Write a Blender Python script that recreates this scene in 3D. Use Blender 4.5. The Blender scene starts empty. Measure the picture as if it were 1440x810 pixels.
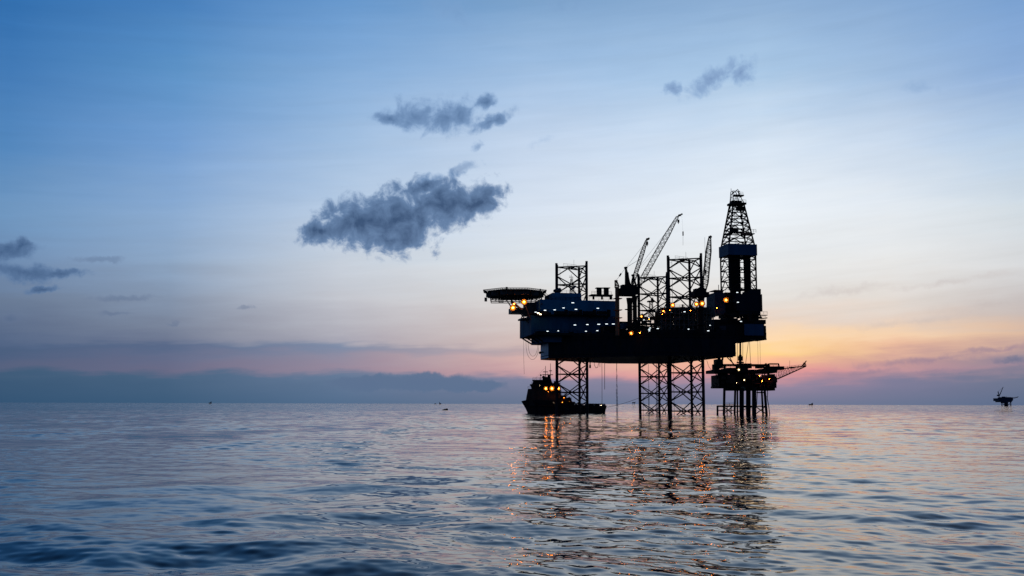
import bpy, math, random
import numpy as np
from mathutils import Vector, Matrix

rnd = random.Random(7)
sc = bpy.context.scene
COL = sc.collection

# ------------------------------------------------------------------ camera
FPX = 1400.0                       # focal length in photo pixels (35 mm on a 36 mm frame)
PITCH = math.atan(163.0 / FPX)
ROLL = 0.0028
CAMH = 3.9
cp, sp = math.cos(PITCH), math.sin(PITCH)
R_ = Vector((1, 0, 0)); F_ = Vector((0, cp, sp)); U_ = Vector((0, -sp, cp))
cr, sr = math.cos(ROLL), math.sin(ROLL)
right = R_ * cr + U_ * sr
up = U_ * cr - R_ * sr
cam_d = bpy.data.cameras.new('camera')
cam = bpy.data.objects.new('camera', cam_d); COL.objects.link(cam)
m = Matrix(((right.x, up.x, -F_.x, 0), (right.y, up.y, -F_.y, 0), (right.z, up.z, -F_.z, CAMH), (0, 0, 0, 1)))
cam.matrix_world = m
cam_d.sensor_width = 36; cam_d.lens = 35
cam_d.clip_start = 0.5; cam_d.clip_end = 120000
sc.camera = cam

def ray(px, py):
    dx, dy = (px - 720) / FPX, (py - 405) / FPX
    return (right * dx - up * dy + F_)

def P(px, py, Y):
    """surveyed point: sight line through a photo pixel, at a known distance Y out to sea"""
    d = ray(px, py)
    return Vector((0, 0, CAMH)) + d * (Y / d.y)

def Z(py, Y, px=900):
    return P(px, py, Y).z

# ------------------------------------------------------------------ materials
def lin(c):
    return tuple((v / 255 / 12.92) if v / 255 <= 0.04045 else ((v / 255 + 0.055) / 1.055) ** 2.4 for v in c)

def paint(name, col, rough=0.5, spec=0.3, var=0.35, scale=0.6, rust=0.0, metal=0.0):
    mt = bpy.data.materials.new(name); mt.use_nodes = True
    nt = mt.node_tree; b = nt.nodes['Principled BSDF']
    tc = nt.nodes.new('ShaderNodeTexCoord')
    mp = nt.nodes.new('ShaderNodeMapping'); mp.inputs['Scale'].default_value = (1, 1, 0.35)
    nz = nt.nodes.new('ShaderNodeTexNoise'); nz.inputs['Scale'].default_value = scale; nz.inputs['Detail'].default_value = 6
    nt.links.new(tc.outputs['Object'], mp.inputs[0]); nt.links.new(mp.outputs[0], nz.inputs['Vector'])
    rp = nt.nodes.new('ShaderNodeValToRGB')
    lo = tuple(c * (1 - var) for c in col); hi = tuple(min(1, c * (1 + var)) for c in col)
    e = rp.color_ramp.elements
    e[0].position = 0.3; e[0].color = (*lo, 1); e[1].position = 0.7; e[1].color = (*hi, 1)
    nt.links.new(nz.outputs['Fac'], rp.inputs[0])
    out = rp.outputs[0]
    if rust:
        n2 = nt.nodes.new('ShaderNodeTexNoise'); n2.inputs['Scale'].default_value = 0.35; n2.inputs['Detail'].default_value = 9
        nt.links.new(mp.outputs[0], n2.inputs['Vector'])
        mr = nt.nodes.new('ShaderNodeMapRange'); mr.inputs[1].default_value = 0.56; mr.inputs[2].default_value = 0.68
        mr.inputs[4].default_value = rust
        nt.links.new(n2.outputs['Fac'], mr.inputs[0])
        mx = nt.nodes.new('ShaderNodeMix'); mx.data_type = 'RGBA'
        nt.links.new(mr.outputs[0], mx.inputs[0]); nt.links.new(out, mx.inputs[6]); mx.inputs[7].default_value = (0.06, 0.022, 0.01, 1)
        out = mx.outputs[2]
    nt.links.new(out, b.inputs['Base Color'])
    b.inputs['Roughness'].default_value = rough
    b.inputs['Specular IOR Level'].default_value = spec
    b.inputs['Metallic'].default_value = metal
    return mt

def glow(name, col, strength):
    mt = bpy.data.materials.new(name); mt.use_nodes = True
    b = mt.node_tree.nodes['Principled BSDF']
    b.inputs['Base Color'].default_value = (0.05, 0.05, 0.05, 1)
    b.inputs['Emission Color'].default_value = (*col, 1)
    b.inputs['Emission Strength'].default_value = strength
    return mt

M = dict(
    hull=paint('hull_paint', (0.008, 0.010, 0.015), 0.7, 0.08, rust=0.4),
    bow=paint('lit_bow_paint', (0.34, 0.37, 0.43), 0.5, 0.3, rust=0.3),  # daylight on the bow face put into the colour
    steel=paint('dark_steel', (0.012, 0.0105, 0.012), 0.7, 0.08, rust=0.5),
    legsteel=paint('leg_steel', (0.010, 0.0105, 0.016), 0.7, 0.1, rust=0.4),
    blue=paint('blue_cladding', (0.028, 0.150, 0.250), 0.7, 0.1, 0.22, 0.25),
    navy=paint('navy_cladding', (0.016, 0.072, 0.130), 0.7, 0.08, 0.25, 0.25),
    wall=paint('wind_wall_cladding', (0.018, 0.066, 0.125), 0.6, 0.2, 0.25, 0.25),
    floor=paint('drill_floor_cladding', (0.008, 0.013, 0.022), 0.7, 0.08, 0.25, 0.25),
    dish=paint('halo_dish', (0.135, 0.125, 0.08), 0.6, 0.1, 0.05),  # for the dishes that show a halo round each lamp
    truss=paint('lamplit_truss_paint', (0.075, 0.062, 0.052), 0.6, 0.15, rust=0.5),  # brighter brown than the steel, lamp glow put into the colour
    lamplit_steel=paint('lamplit_steel_paint', (0.045, 0.022, 0.016), 0.7, 0.1),  # reddish lamp light painted into the steel colour
    slate=paint('slate_cladding', (0.034, 0.034, 0.045), 0.6, 0.2, 0.25, 0.25),
    orange=paint('orange_paint', (0.30, 0.085, 0.030), 0.55, 0.3, 0.3, 0.5),
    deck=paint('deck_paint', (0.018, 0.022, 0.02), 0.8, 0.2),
    net=paint('net_cord', (0.02, 0.02, 0.022), 0.9, 0.1),
    rope=paint('wire_rope', (0.03, 0.03, 0.035), 0.8, 0.2),
    white=paint('white_paint', (0.35, 0.38, 0.42), 0.5, 0.3),
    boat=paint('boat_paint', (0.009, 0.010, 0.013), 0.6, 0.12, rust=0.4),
    boat_up=paint('lamplit_boat_paint', (0.034, 0.028, 0.025), 0.6, 0.1),  # warm glow of the floodlights put into this brown
    far=paint('hazed_steel', (0.020, 0.032, 0.060), 0.7, 0.2),  # blue of the distant haze mixed into the paint
    sodium=glow('sodium_lens', (1.0, 0.23, 0.016), 62.0),
    sodium_hot=glow('sodium_hot_lens', (1.0, 0.24, 0.018), 74.0),
    tube=glow('fluorescent_tube', (0.85, 0.95, 1.0), 1.7),
    warm=glow('warm_lens', (1.0, 0.72, 0.40), 14.0),
)

# ------------------------------------------------------------------ mesh builder
YAW = math.radians(10)
A = Vector((math.cos(YAW), math.sin(YAW), 0))      # along the rig, bow to stern
B = Vector((-math.sin(YAW), math.cos(YAW), 0))     # across the rig, away from us
K = Vector((0, 0, 1))
XYZ = (Vector((1, 0, 0)), Vector((0, 1, 0)), K)
RIG = (A, B, K)

class MB:
    def __init__(s): s.v = []; s.f = []
    def add(s, vs, fs):
        o = len(s.v); s.v += [Vector(v) for v in vs]; s.f += [tuple(i + o for i in f) for f in fs]; return s
    def box(s, o, w, d, h, ax=RIG):
        """o = near left bottom corner"""
        a, b, k = ax[0] * w, ax[1] * d, ax[2] * h
        o = Vector(o)
        vs = [o, o + a, o + a + b, o + b, o + k, o + a + k, o + a + b + k, o + b + k]
        return s.add(vs, [(0, 3, 2, 1), (4, 5, 6, 7), (0, 1, 5, 4), (1, 2, 6, 5), (2, 3, 7, 6), (3, 0, 4, 7)])
    def cbox(s, c, w, d, h, ax=RIG):
        return s.box(Vector(c) - ax[0] * w / 2 - ax[1] * d / 2 - ax[2] * h / 2, w, d, h, ax)
    def beam(s, p, q, r, n=6, r2=None):
        p, q = Vector(p), Vector(q); d = q - p
        if d.length < 1e-6: return s
        r2 = r if r2 is None else r2
        d.normalize(); x = d.orthogonal().normalized(); y = d.cross(x)
        vs = []
        for c, rr in ((p, r), (q, r2)):
            for i in range(n):
                t = 2 * math.pi * i / n
                vs.append(c + x * (rr * math.cos(t)) + y * (rr * math.sin(t)))
        fs = [(i, (i + 1) % n, n + (i + 1) % n, n + i) for i in range(n)]
        fs += [tuple(range(n - 1, -1, -1)), tuple(range(n, 2 * n))]
        return s.add(vs, fs)
    def tube(s, pts, r, n=5):
        for p, q in zip(pts[:-1], pts[1:]): s.beam(p, q, r, n)
        return s
    def prism(s, poly, z0, z1, taper=None):
        n = len(poly); top = taper or poly
        vs = [(x, y, z0) for x, y in poly] + [(x, y, z1) for x, y in top]
        fs = [(i, (i + 1) % n, n + (i + 1) % n, n + i) for i in range(n)]
        fs += [tuple(range(n - 1, -1, -1)), tuple(range(n, 2 * n))]
        return s.add(vs, fs)
    def ball(s, c, r, n=8, sq=1.0):
        c = Vector(c); vs = []; fs = []; rows = n // 2
        for j in range(rows + 1):
            t = math.pi * j / rows
            for i in range(n):
                a = 2 * math.pi * i / n
                vs.append(c + Vector((r * math.sin(t) * math.cos(a), r * math.sin(t) * math.sin(a), r * sq * math.cos(t))))
        for j in range(rows):
            for i in range(n):
                fs.append((j * n + i, j * n + (i + 1) % n, (j + 1) * n + (i + 1) % n, (j + 1) * n + i))
        return s.add(vs, fs)
    def rail(s, pts, h=1.1, r=0.045, step=2.0):
        """handrail over a polyline"""
        for p, q in zip(pts[:-1], pts[1:]):
            p, q = Vector(p), Vector(q); n = max(1, int((q - p).length / step))
            for i in range(n + 1):
                c = p.lerp(q, i / n); s.beam(c, c + K * h, r, 4)
            s.beam(p + K * h, q + K * h, r, 4); s.beam(p + K * h * .5, q + K * h * .5, r * .8, 4)
        return s
    def lattice(s, p, q, w0, w1, n, rc, rl, side=None, mid=None):
        """four chord lattice boom, width w0 at foot p, w1 at tip q"""
        p, q = Vector(p), Vector(q); d = (q - p).normalized()
        x = (side or d.cross(K)).normalized(); y = d.cross(x).normalized()
        st = []
        for i in range(n + 1):
            t = i / n
            if mid: w = w0 + (mid - w0) * min(1, t / 0.15) if t < 0.15 else (mid if t < 0.75 else mid + (w1 - mid) * (t - .75) / .25)
            else: w = w0 + (w1 - w0) * t
            c = p.lerp(q, t)
            st.append([c + x * (sx * w / 2) + y * (sy * w / 2) for sx, sy in ((-1, -1), (1, -1), (1, 1), (-1, 1))])
        for i in range(n):
            for k in range(4):
                s.beam(st[i][k], st[i + 1][k], rc, 5)
                k2 = (k + 1) % 4
                if i % 2: s.beam(st[i][k], st[i + 1][k2], rl, 4)
                else: s.beam(st[i][k2], st[i + 1][k], rl, 4)
                s.beam(st[i][k], st[i][k2], rl, 4)
        for k in range(4): s.beam(st[n][k], st[n][(k + 1) % 4], rl, 4)
        return s
    def build(s, name, mat, parent=None, smooth=False):
        org = Vector((0, 0, 0))
        if parent is not None:
            o = parent
            while o is not None: org += o.location; o = o.parent
        me = bpy.data.meshes.new(name)
        loc = Vector((0, 0, 0))
        if parent is None:
            xs = [v.x for v in s.v]; ys = [v.y for v in s.v]; zs = [v.z for v in s.v]
            loc = Vector(((min(xs) + max(xs)) / 2, (min(ys) + max(ys)) / 2, min(zs))); org = loc
        me.from_pydata([tuple(v - org) for v in s.v], [], s.f)
        me.validate(); me.update()
        me.materials.append(M[mat])
        if smooth: me.polygons.foreach_set('use_smooth', [True] * len(me.polygons))
        ob = bpy.data.objects.new(name, me); COL.objects.link(ob)
        ob.location = loc
        if parent is not None: ob.parent = parent
        return ob

def tag(o, label=None, cat=None, group=None, kind=None):
    if label: o['label'] = label
    if cat: o['category'] = cat
    if group: o['group'] = group
    if kind: o['kind'] = kind
    return o

def thing(name, loc, label, cat, group=None):
    o = bpy.data.objects.new(name, None); COL.objects.link(o); o.location = loc
    o.empty_display_size = 2
    return tag(o, label, cat, group)

def pbox(mb, x0, x1, y0, y1, Y, depth, ax=RIG):
    """box whose near face spans photo columns x0..x1 and rows y0..y1, its near left corner at distance Y"""
    p = P(x0, y1, Y); top = P(x0, y0, Y).z
    d = ray(x1, (y0 + y1) / 2); k = d.x / d.y
    w = (k * p.y - p.x) / (ax[0].x - k * ax[0].y)
    return mb.box(p, w, depth, top - p.z, ax)

def on_ab(s, t, z, o=Vector((24.8, 395.5, 0))):
    return o + A * s + B * t + K * z

# ================================================================== SKY
def build_world():
    w = bpy.data.worlds.new('World'); sc.world = w; w.use_nodes = True
    nt = w.node_tree; nt.nodes.clear(); N = nt.nodes.new; L = nt.links.new
    def val(x, inp):
        if hasattr(x, 'is_output'): L(x, inp)
        else: inp.default_value = x
    def mth(op, a, b=None, c=None, clamp=False):
        n = N('ShaderNodeMath'); n.operation = op; n.use_clamp = clamp
        val(a, n.inputs[0])
        if b is not None: val(b, n.inputs[1])
        if c is not None: val(c, n.inputs[2])
        return n.outputs[0]
    def rng(x, a, b, c=0.0, d=1.0, t='LINEAR'):
        n = N('ShaderNodeMapRange'); n.interpolation_type = t; n.clamp = True
        val(x, n.inputs[0])
        for i, v in enumerate((a, b, c, d)): n.inputs[1 + i].default_value = v
        return n.outputs[0]
    def mix(f, a, b, mode='MIX'):
        n = N('ShaderNodeMix'); n.data_type = 'RGBA'; n.blend_type = mode
        val(f, n.inputs[0])
        for x, i in ((a, 6), (b, 7)):
            if hasattr(x, 'is_output'): L(x, n.inputs[i])
            else: n.inputs[i].default_value = (*x, 1)
        return n.outputs[2]
    def comb(x, y, z=0.0):
        n = N('ShaderNodeCombineXYZ'); val(x, n.inputs[0]); val(y, n.inputs[1]); val(z, n.inputs[2]); return n.outputs[0]
    def noise(v, scale, detail=4, rough=0.55, dist=0.0):
        n = N('ShaderNodeTexNoise'); L(v, n.inputs['Vector'])
        n.inputs['Scale'].default_value = scale; n.inputs['Detail'].default_value = detail
        n.inputs['Roughness'].default_value = rough; n.inputs['Distortion'].default_value = dist
        return n.outputs['Fac']
    tc = N('ShaderNodeTexCoord'); sx = N('ShaderNodeSeparateXYZ'); L(tc.outputs['Generated'], sx.inputs[0])
    DEG = 180 / math.pi
    az = mth('MULTIPLY', mth('ARCTAN2', sx.outputs[0], sx.outputs[1]), DEG)
    el = mth('MULTIPLY', mth('ARCSINE', mth('MINIMUM', mth('MAXIMUM', sx.outputs[2], 0.0), 1.0)), DEG)
    def azel(px, py):
        d = ray(px, py).normalized()
        return math.degrees(math.atan2(d.x, d.y)), math.degrees(math.asin(d.z))
    # thin streaky cirrus bends the layers a little
    n1 = noise(comb(mth('MULTIPLY', az, 0.045), mth('ADD', mth('MULTIPLY', el, 0.55), mth('MULTIPLY', az, -0.028))), 1.0, 5, 0.6)
    n2 = noise(comb(mth('MULTIPLY', az, 0.16), mth('ADD', mth('MULTIPLY', el, 1.5), mth('MULTIPLY', az, -0.05)), 3.3), 1.0, 5, 0.6, 0.6)
    n3 = noise(comb(mth('MULTIPLY', az, 0.30), mth('MULTIPLY', el, 0.9), 8.1), 1.0, 3, 0.5)
    low = rng(el, 0.2, 1.1); mid_ = rng(el, 1.2, 6.0, 0.75, 0.85)
    de = mth('ADD', mth('MULTIPLY', mth('SUBTRACT', n1, 0.5), 1.9), mth('MULTIPLY', mth('SUBTRACT', n2, 0.5), 1.1))
    de = mth('MULTIPLY', de, mid_)
    de = mth('ADD', de, mth('MULTIPLY', mth('SUBTRACT', n3, 0.5), 1.0))
    de = mth('MULTIPLY', de, low)
    el2 = mth('MAXIMUM', mth('ADD', el, de), 0.0)
    TOP = 24.0
    fac = mth('DIVIDE', el2, TOP, clamp=True)
    cols = [
     (0,   [(0,(50,112,176)),(100,(66,122,182)),(200,(82,134,188)),(300,(110,150,192)),(370,(108,138,176)),(420,(103,122,150)),(460,(88,107,138)),(482,(78,99,132)),(488,(70,93,126)),(500,(74,94,127)),(519,(84,97,127)),(530,(61,91,121)),(565,(52,84,116))]),
     (240, [(0,(73,130,191)),(100,(92,146,199)),(200,(114,157,208)),(300,(138,170,208)),(370,(140,165,195)),(420,(130,147,172)),(460,(118,130,153)),(482,(105,117,144)),(488,(84,103,136)),(500,(95,107,138)),(521,(103,106,134)),(530,(70,99,129)),(565,(61,92,123))]),
     (480, [(0,(108,158,212)),(100,(132,172,216)),(200,(158,188,222)),(300,(186,205,228)),(370,(198,207,219)),(420,(194,197,206)),(460,(176,176,187)),(480,(166,166,180)),(489,(122,138,166)),(503,(142,140,162)),(522,(148,136,156)),(531,(98,121,151)),(565,(84,110,141))]),
     (740, [(0,(130,170,212)),(100,(160,191,226)),(200,(194,212,235)),(300,(214,225,239)),(370,(220,226,231)),(420,(219,215,213)),(455,(211,198,195)),(482,(206,184,180)),(490,(186,166,170)),(505,(212,176,172)),(525,(198,158,163)),(534,(124,130,157)),(566,(102,117,144))]),
     (1075,[(0,(148,182,220)),(100,(170,200,230)),(200,(214,228,243)),(290,(234,241,248)),(370,(231,234,236)),(420,(226,223,219)),(450,(230,213,200)),(472,(250,217,178)),(495,(255,213,143)),(506,(252,192,150)),(524,(238,156,150)),(542,(150,136,160)),(568,(112,121,149))]),
     (1250,[(0,(140,175,216)),(100,(160,189,222)),(200,(201,217,236)),(290,(227,234,241)),(370,(229,230,230)),(420,(223,216,210)),(450,(226,208,195)),(474,(245,211,177)),(489,(234,188,159)),(503,(196,153,152)),(520,(190,148,156)),(536,(124,125,153)),(568,(105,117,145))]),
     (1440,[(0,(126,165,213)),(100,(142,174,216)),(200,(181,204,229)),(290,(209,219,227)),(370,(214,215,217)),(420,(197,191,191)),(450,(198,184,179)),(472,(218,184,161)),(489,(188,158,155)),(503,(134,131,151)),(516,(148,133,151)),(531,(106,118,143)),(568,(92,109,139))]),
    ]
    back = [(22.5, (36, 80, 134)), (14, (52, 96, 146)), (8, (72, 104, 144)), (4, (76, 95, 126)), (1.5, (64, 84, 114)), (0, (46, 70, 98))]
    def ramp(stops):
        n = N('ShaderNodeValToRGB'); L(fac, n.inputs[0]); cr_ = n.color_ramp
        stops = sorted(stops)
        while len(cr_.elements) < len(stops): cr_.elements.new(0.5)
        for e, (p, c) in zip(cr_.elements, stops): e.position = min(1, max(0, p / TOP)); e.color = (*lin(c), 1)
        return n.outputs[0]
    chain = [(-85.0, ramp(back))]
    for px, st in cols:
        chain.append((azel(px, 350)[0], ramp([(azel(px, py)[1], c) for py, c in st])))
    chain.append((95.0, chain[0][1]))
    c = chain[0][1]
    for (a0, _), (a1, r) in zip(chain[:-1], chain[1:]):
        c = mix(rng(az, a0, a1), c, r)
    zen = rng(el, 17, 46, 0, 1, 'SMOOTHSTEP')
    c = mix(zen, c, lin((15, 42, 84)))
    # cirrus brightness streaks
    n4 = noise(comb(mth('MULTIPLY', az, 0.10), mth('ADD', mth('MULTIPLY', el, 1.3), mth('MULTIPLY', az, -0.10)), 5.0), 1.0, 6, 0.62, 0.4)
    st = mth('MULTIPLY', mth('SUBTRACT', n4, 0.5), 0.16)
    st = mth('ADD', 1.0, mth('MULTIPLY', st, rng(el, 1.5, 5, 0.3, 1)))
    vm = N('ShaderNodeVectorMath'); vm.operation = 'SCALE'; L(c, vm.inputs[0]); L(st, vm.inputs['Scale'])
    c = vm.outputs[0]
    # the few cumulus scraps, each a cluster of soft ellipses torn by noise
    AE = comb(az, el)
    wz = N('ShaderNodeTexNoise'); L(AE, wz.inputs['Vector']); wz.inputs['Scale'].default_value = 0.9; wz.inputs['Detail'].default_value = 5; wz.inputs['Roughness'].default_value = .6
    wv = N('ShaderNodeVectorMath'); wv.operation = 'MULTIPLY_ADD'
    L(wz.outputs['Color'], wv.inputs[0]); wv.inputs[1].default_value = (1.3, 0.9, 0); 
    ad = N('ShaderNodeVectorMath'); ad.operation = 'SUBTRACT'; L(AE, ad.inputs[0]); ad.inputs[1].default_value = (0.65, 0.45, 0)
    L(ad.outputs[0], wv.inputs[2]); AW = wv.outputs[0]
    fine = noise(AE, 1.0, 9, 0.61, 0.35)
    DPP = math.degrees(1 / FPX)
    def cloud(c, blobs, dark, core, amax, torn=0.55, soft=0.34):
        f = None
        for px, py, rx, ry, rot in blobs:
            a, e = azel(px, py)
            mp = N('ShaderNodeMapping'); mp.vector_type = 'TEXTURE'; L(AW, mp.inputs[0])
            mp.inputs['Location'].default_value = (a, e, 0); mp.inputs['Rotation'].default_value = (0, 0, math.radians(rot))
            mp.inputs['Scale'].default_value = (rx * DPP, ry * DPP, 1)
            ln = N('ShaderNodeVectorMath'); ln.operation = 'LENGTH'; L(mp.outputs[0], ln.inputs[0])
            g = mth('SUBTRACT', 1.0, ln.outputs['Value'])
            f = g if f is None else mth('SMOOTH_MAX', f, g, 0.25)
        f = mth('MAXIMUM', f, -1.0)
        f = mth('ADD', f, mth('MULTIPLY', mth('SUBTRACT', fine, 0.52), torn * 3.2))
        al = mth('MULTIPLY', rng(f, 0.0, soft, 0, 1, 'SMOOTHSTEP'), amax)
        thick = rng(f, soft * 0.6, soft * 0.6 + 0.72, 0, 1)
        cc = mix(thick, lin(dark), lin(core))
        return mix(al, c, cc)
    c = cloud(c, [(520, 540, 70, 12, 0), (600, 537, 75, 15, 0), (668, 543, 50, 9, 0)], (91, 114, 145), (90, 113, 145), 0.95, 0.14, 0.35)
    c = cloud(c, [(452, 326, 50, 20, 8), (505, 314, 78, 44, 6), (560, 310, 92, 58, 8), (622, 289, 86, 45, 14), (672, 286, 54, 30, 26), (545, 337, 66, 24, 0), (600, 262, 50, 14, 20)], (104, 134, 174), (44, 74, 113), 0.97, 0.50, 0.44)
    c = cloud(c, [(650, 238, 36, 11, 20), (672, 208, 18, 9, 20), (612, 248, 24, 9, 10)], (122, 154, 195), (96, 128, 170), 0.6, 0.7, 0.7)
    c = cloud(c, [(555, 166, 36, 14, 0), (585, 162, 58, 27, 0), (632, 164, 58, 32, 10), (692, 170, 48, 14, 20), (684, 143, 22, 14, 30)], (122, 154, 195), (74, 107, 150), 0.92, 0.48, 0.6)
    c = cloud(c, [(1003, 110, 56, 17, 26), (1045, 100, 22, 20, 55), (946, 125, 17, 13, 0)], (146, 177, 214), (112, 141, 184), 0.9, 0.55, 0.6)
    c = cloud(c, [(12, 352, 46, 14, 8), (30, 345, 16, 12, 40), (35, 383, 52, 16, 0), (85, 385, 42, 9, 8), (62, 408, 28, 7, 8)], (90, 120, 160), (52, 83, 124), 0.9, 0.45, 0.55)
    c = cloud(c, [(16, 446, 20, 9, 0), (172, 420, 48, 6, 4), (160, 441, 22, 4, 0), (245, 452, 10, 5, 30), (140, 366, 40, 6, 0), (346, 434, 16, 4, 0)], (96, 114, 146), (74, 97, 132), 0.38, 0.4, 0.6)
    c = cloud(c, [(1425, 506, 36, 7, 0)], (118, 120, 146), (92, 108, 138), 0.75, 0.4, 0.6)
    c = cloud(c, [(1300, 506, 130, 7, 4), (1395, 492, 80, 6, 5), (1210, 524, 90, 6, 4), (1310, 522, 80, 6, 5)], (158, 134, 152), (140, 126, 150), 0.6, 0.5, 0.9)
    c = cloud(c, [(1400, 428, 110, 14, 6), (1290, 452, 120, 9, 4), (1180, 410, 90, 8, 6), (1330, 396, 110, 7, 5)], (196, 186, 184), (186, 176, 176), 0.36, 0.6, 1.1)
    c = cloud(c, [(790, 2, 70, 22, 10), (640, 20, 60, 26, -20), (1295, 125, 34, 10, -10), (665, 210, 14, 10, 20), (760, 200, 24, 10, 30)], (130, 164, 206), (112, 148, 192), 0.32, 0.7, 0.9)
    bg = N('ShaderNodeBackground'); L(c, bg.inputs[0]); bg.inputs[1].default_value = 1.0
    sky = N('ShaderNodeTexSky'); sky.sky_type = 'NISHITA'; sky.sun_disc = False
    sky.sun_elevation = math.radians(-1.0); sky.sun_rotation = math.radians(SUN_AZ); sky.dust_density = 1.5
    b2 = N('ShaderNodeBackground'); L(sky.outputs[0], b2.inputs[0]); b2.inputs[1].default_value = 0.01
    add = N('ShaderNodeAddShader'); L(bg.outputs[0], add.inputs[0]); L(b2.outputs[0], add.inputs[1])
    o = N('ShaderNodeOutputWorld'); L(add.outputs[0], o.inputs[0])

SUN_AZ = math.degrees(math.atan2(*(ray(1060, 500).xy)))
build_world()
sl = bpy.data.lights.new('sun', 'SUN'); sl.energy = 0.3; sl.angle = math.radians(0.5); sl.color = (1, 0.62, 0.38)
so = bpy.data.objects.new('sun', sl); COL.objects.link(so)
sd = Vector((math.sin(math.radians(SUN_AZ)), math.cos(math.radians(SUN_AZ)), math.tan(math.radians(-1.0))))
so.rotation_euler = sd.to_track_quat('Z', 'Y').to_euler(); so.location = (60, 300, 120)

# ================================================================== SEA
def build_sea():
    rs = np.random.RandomState(11)
    # rows grow geometrically with distance
    rows = [7.0]
    while rows[-1] < 45000:
        r = rows[-1]
        g = 0.0021 if r < 500 else min(0.0021 * (r / 500) ** 1.3, 0.06)
        rows.append(r * (1 + g))
    rows = np.array(rows)
    th = np.concatenate([np.radians(np.linspace(-33, 33, 640)), np.radians(np.linspace(33, 327, 110)[1:-1])])
    nt_, nr = len(th), len(rows)
    Rr, T = np.meshgrid(rows, th, indexing='ij')
    X = (Rr * np.sin(T)); Yy = (Rr * np.cos(T))
    dth = np.gradient(th); dth[-1] = dth[-2]
    drow = np.gradient(rows)
    space = np.maximum(Rr * np.abs(dth)[None, :], drow[:, None])
    Zz = np.zeros_like(X)
    env1 = 0.85 + 0.35 * np.sin(X * 0.11 + Yy * 0.043 + 1.0) * np.sin(X * -0.031 + Yy * 0.067 + 2.2) + 0.30 * np.sin(X * 0.021 - Yy * 0.023 + 0.4)
    env2 = 0.95 + 0.30 * np.sin(X * 0.23 - Yy * 0.07 + 3.0) * np.sin(X * 0.05 + Yy * 0.13 + 0.7) + 0.25 * np.sin(X * 0.017 + Yy * 0.031 + 5.1)
    near = rows < 1500
    nn = int(near.sum())
    x, y, s = X[:nn], Yy[:nn], space[:nn]
    z = np.zeros_like(x)
    def patches(seed, size):
        r_ = np.random.RandomState(seed); g = np.zeros_like(x)
        for _ in range(14):
            kk = 2 * math.pi / (size * r_.uniform(0.6, 1.8)); t = r_.uniform(0, 6.283)
            g += np.sin((x * math.cos(t) + y * math.sin(t) * 0.6) * kk + r_.uniform(0, 6.283))
        g = g / math.sqrt(7.0)
        return np.clip(0.75 + 0.62 * g, 0.12, 2.6)
    gust = patches(5, 22.0); gust2 = 0.55 + 0.45 * patches(8, 30.0)
    swell = 0.20 + 1.2 * np.exp(-(((x + 10) / 11) ** 2 + ((y - 34) / 22) ** 2)) + 0.30 * np.exp(-(((x - 0) / 3.5) ** 2 + ((y - 30) / 6) ** 2)) + 0.35 * np.exp(-(((x - 16) / 6) ** 2 + ((y - 36) / 12) ** 2)) + 0.16 * np.sin(x * 0.05 - y * 0.021 + 2.0)
    swell = np.clip(swell, 0.15, None)
    def comps(n, l0, l1, rms, head, spread, env):
        nonlocal z
        for i in range(n):
            u = (i + rs.rand()) / n
            lam = l0 * (l1 / l0) ** u
            k = 2 * math.pi / lam
            d = math.radians(head) + rs.randn() * spread
            a = rms * math.sqrt(2.0 / n) * (0.6 + 0.8 * rs.rand()) / k
            arg = (x * math.sin(d) + y * math.cos(d)) * k + rs.rand() * 6.283
            fade = np.clip((lam / s - 3.0) / 3.0, 0, 1)
            z += a * fade * env * np.sin(arg)
    comps(70, 0.35, 1.4, S_SHORT, 205, 0.75, gust2)       # wind ripples
    comps(48, 1.2, 4.5, S_MID, 203, 0.62, gust)          # chop
    comps(34, 3.6, 11.0, S_LONG, 198, 0.62, swell)            # swell, heaped up in a patch of old wake
    Zz[:nn] = z
    v = np.stack([X, Yy, Zz], -1).reshape(-1, 3)
    i0 = (np.arange(nr - 1)[:, None] * nt_ + np.arange(nt_)[None, :])
    j1 = np.roll(np.arange(nt_), -1)
    i1 = (np.arange(nr - 1)[:, None] * nt_ + j1[None, :])
    q = np.stack([i0, i1, i1 + nt_, i0 + nt_], -1).reshape(-1, 4)[:, ::-1]
    centre = len(v)
    v = np.concatenate([v, [[0, 0, 0]]])
    tri = np.stack([np.full(nt_, centre), j1, np.arange(nt_)], -1)
    me = bpy.data.meshes.new('sea')
    nq, ntr = len(q), len(tri)
    me.vertices.add(len(v)); me.vertices.foreach_set('co', v.astype(np.float32).ravel())
    me.loops.add(nq * 4 + ntr * 3)
    me.loops.foreach_set('vertex_index', np.concatenate([q.ravel(), tri.ravel()]).astype(np.int32))
    me.polygons.add(nq + ntr)
    me.polygons.foreach_set('loop_start', np.concatenate([np.arange(nq) * 4, nq * 4 + np.arange(ntr) * 3]).astype(np.int32))
    me.update(calc_edges=True)
    me.polygons.foreach_set('use_smooth', np.ones(nq + ntr, dtype=bool))
    me.update()
    n = me.polygons[0].normal
    if n.z < 0: me.flip_normals()
    ob = bpy.data.objects.new('sea', me); COL.objects.link(ob)
    tag(ob, 'rippled dark blue sea reaching the horizon', 'sea', kind='structure')
    # water material: clear surface over deep dark blue, ripple slopes from noise
    mt = bpy.data.materials.new('sea_water'); mt.use_nodes = True
    nt = mt.node_tree; N = nt.nodes.new; L = nt.links.new
    b = nt.nodes['Principled BSDF']
    b.inputs['Base Color'].default_value = (0.002, 0.012, 0.028, 1)
    b.inputs['Roughness'].default_value = 0.025; b.inputs['IOR'].default_value = 1.333
    geo = N('ShaderNodeNewGeometry')
    ln = N('ShaderNodeVectorMath'); ln.operation = 'LENGTH'; L(geo.outputs['Position'], ln.inputs[0])
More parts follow.
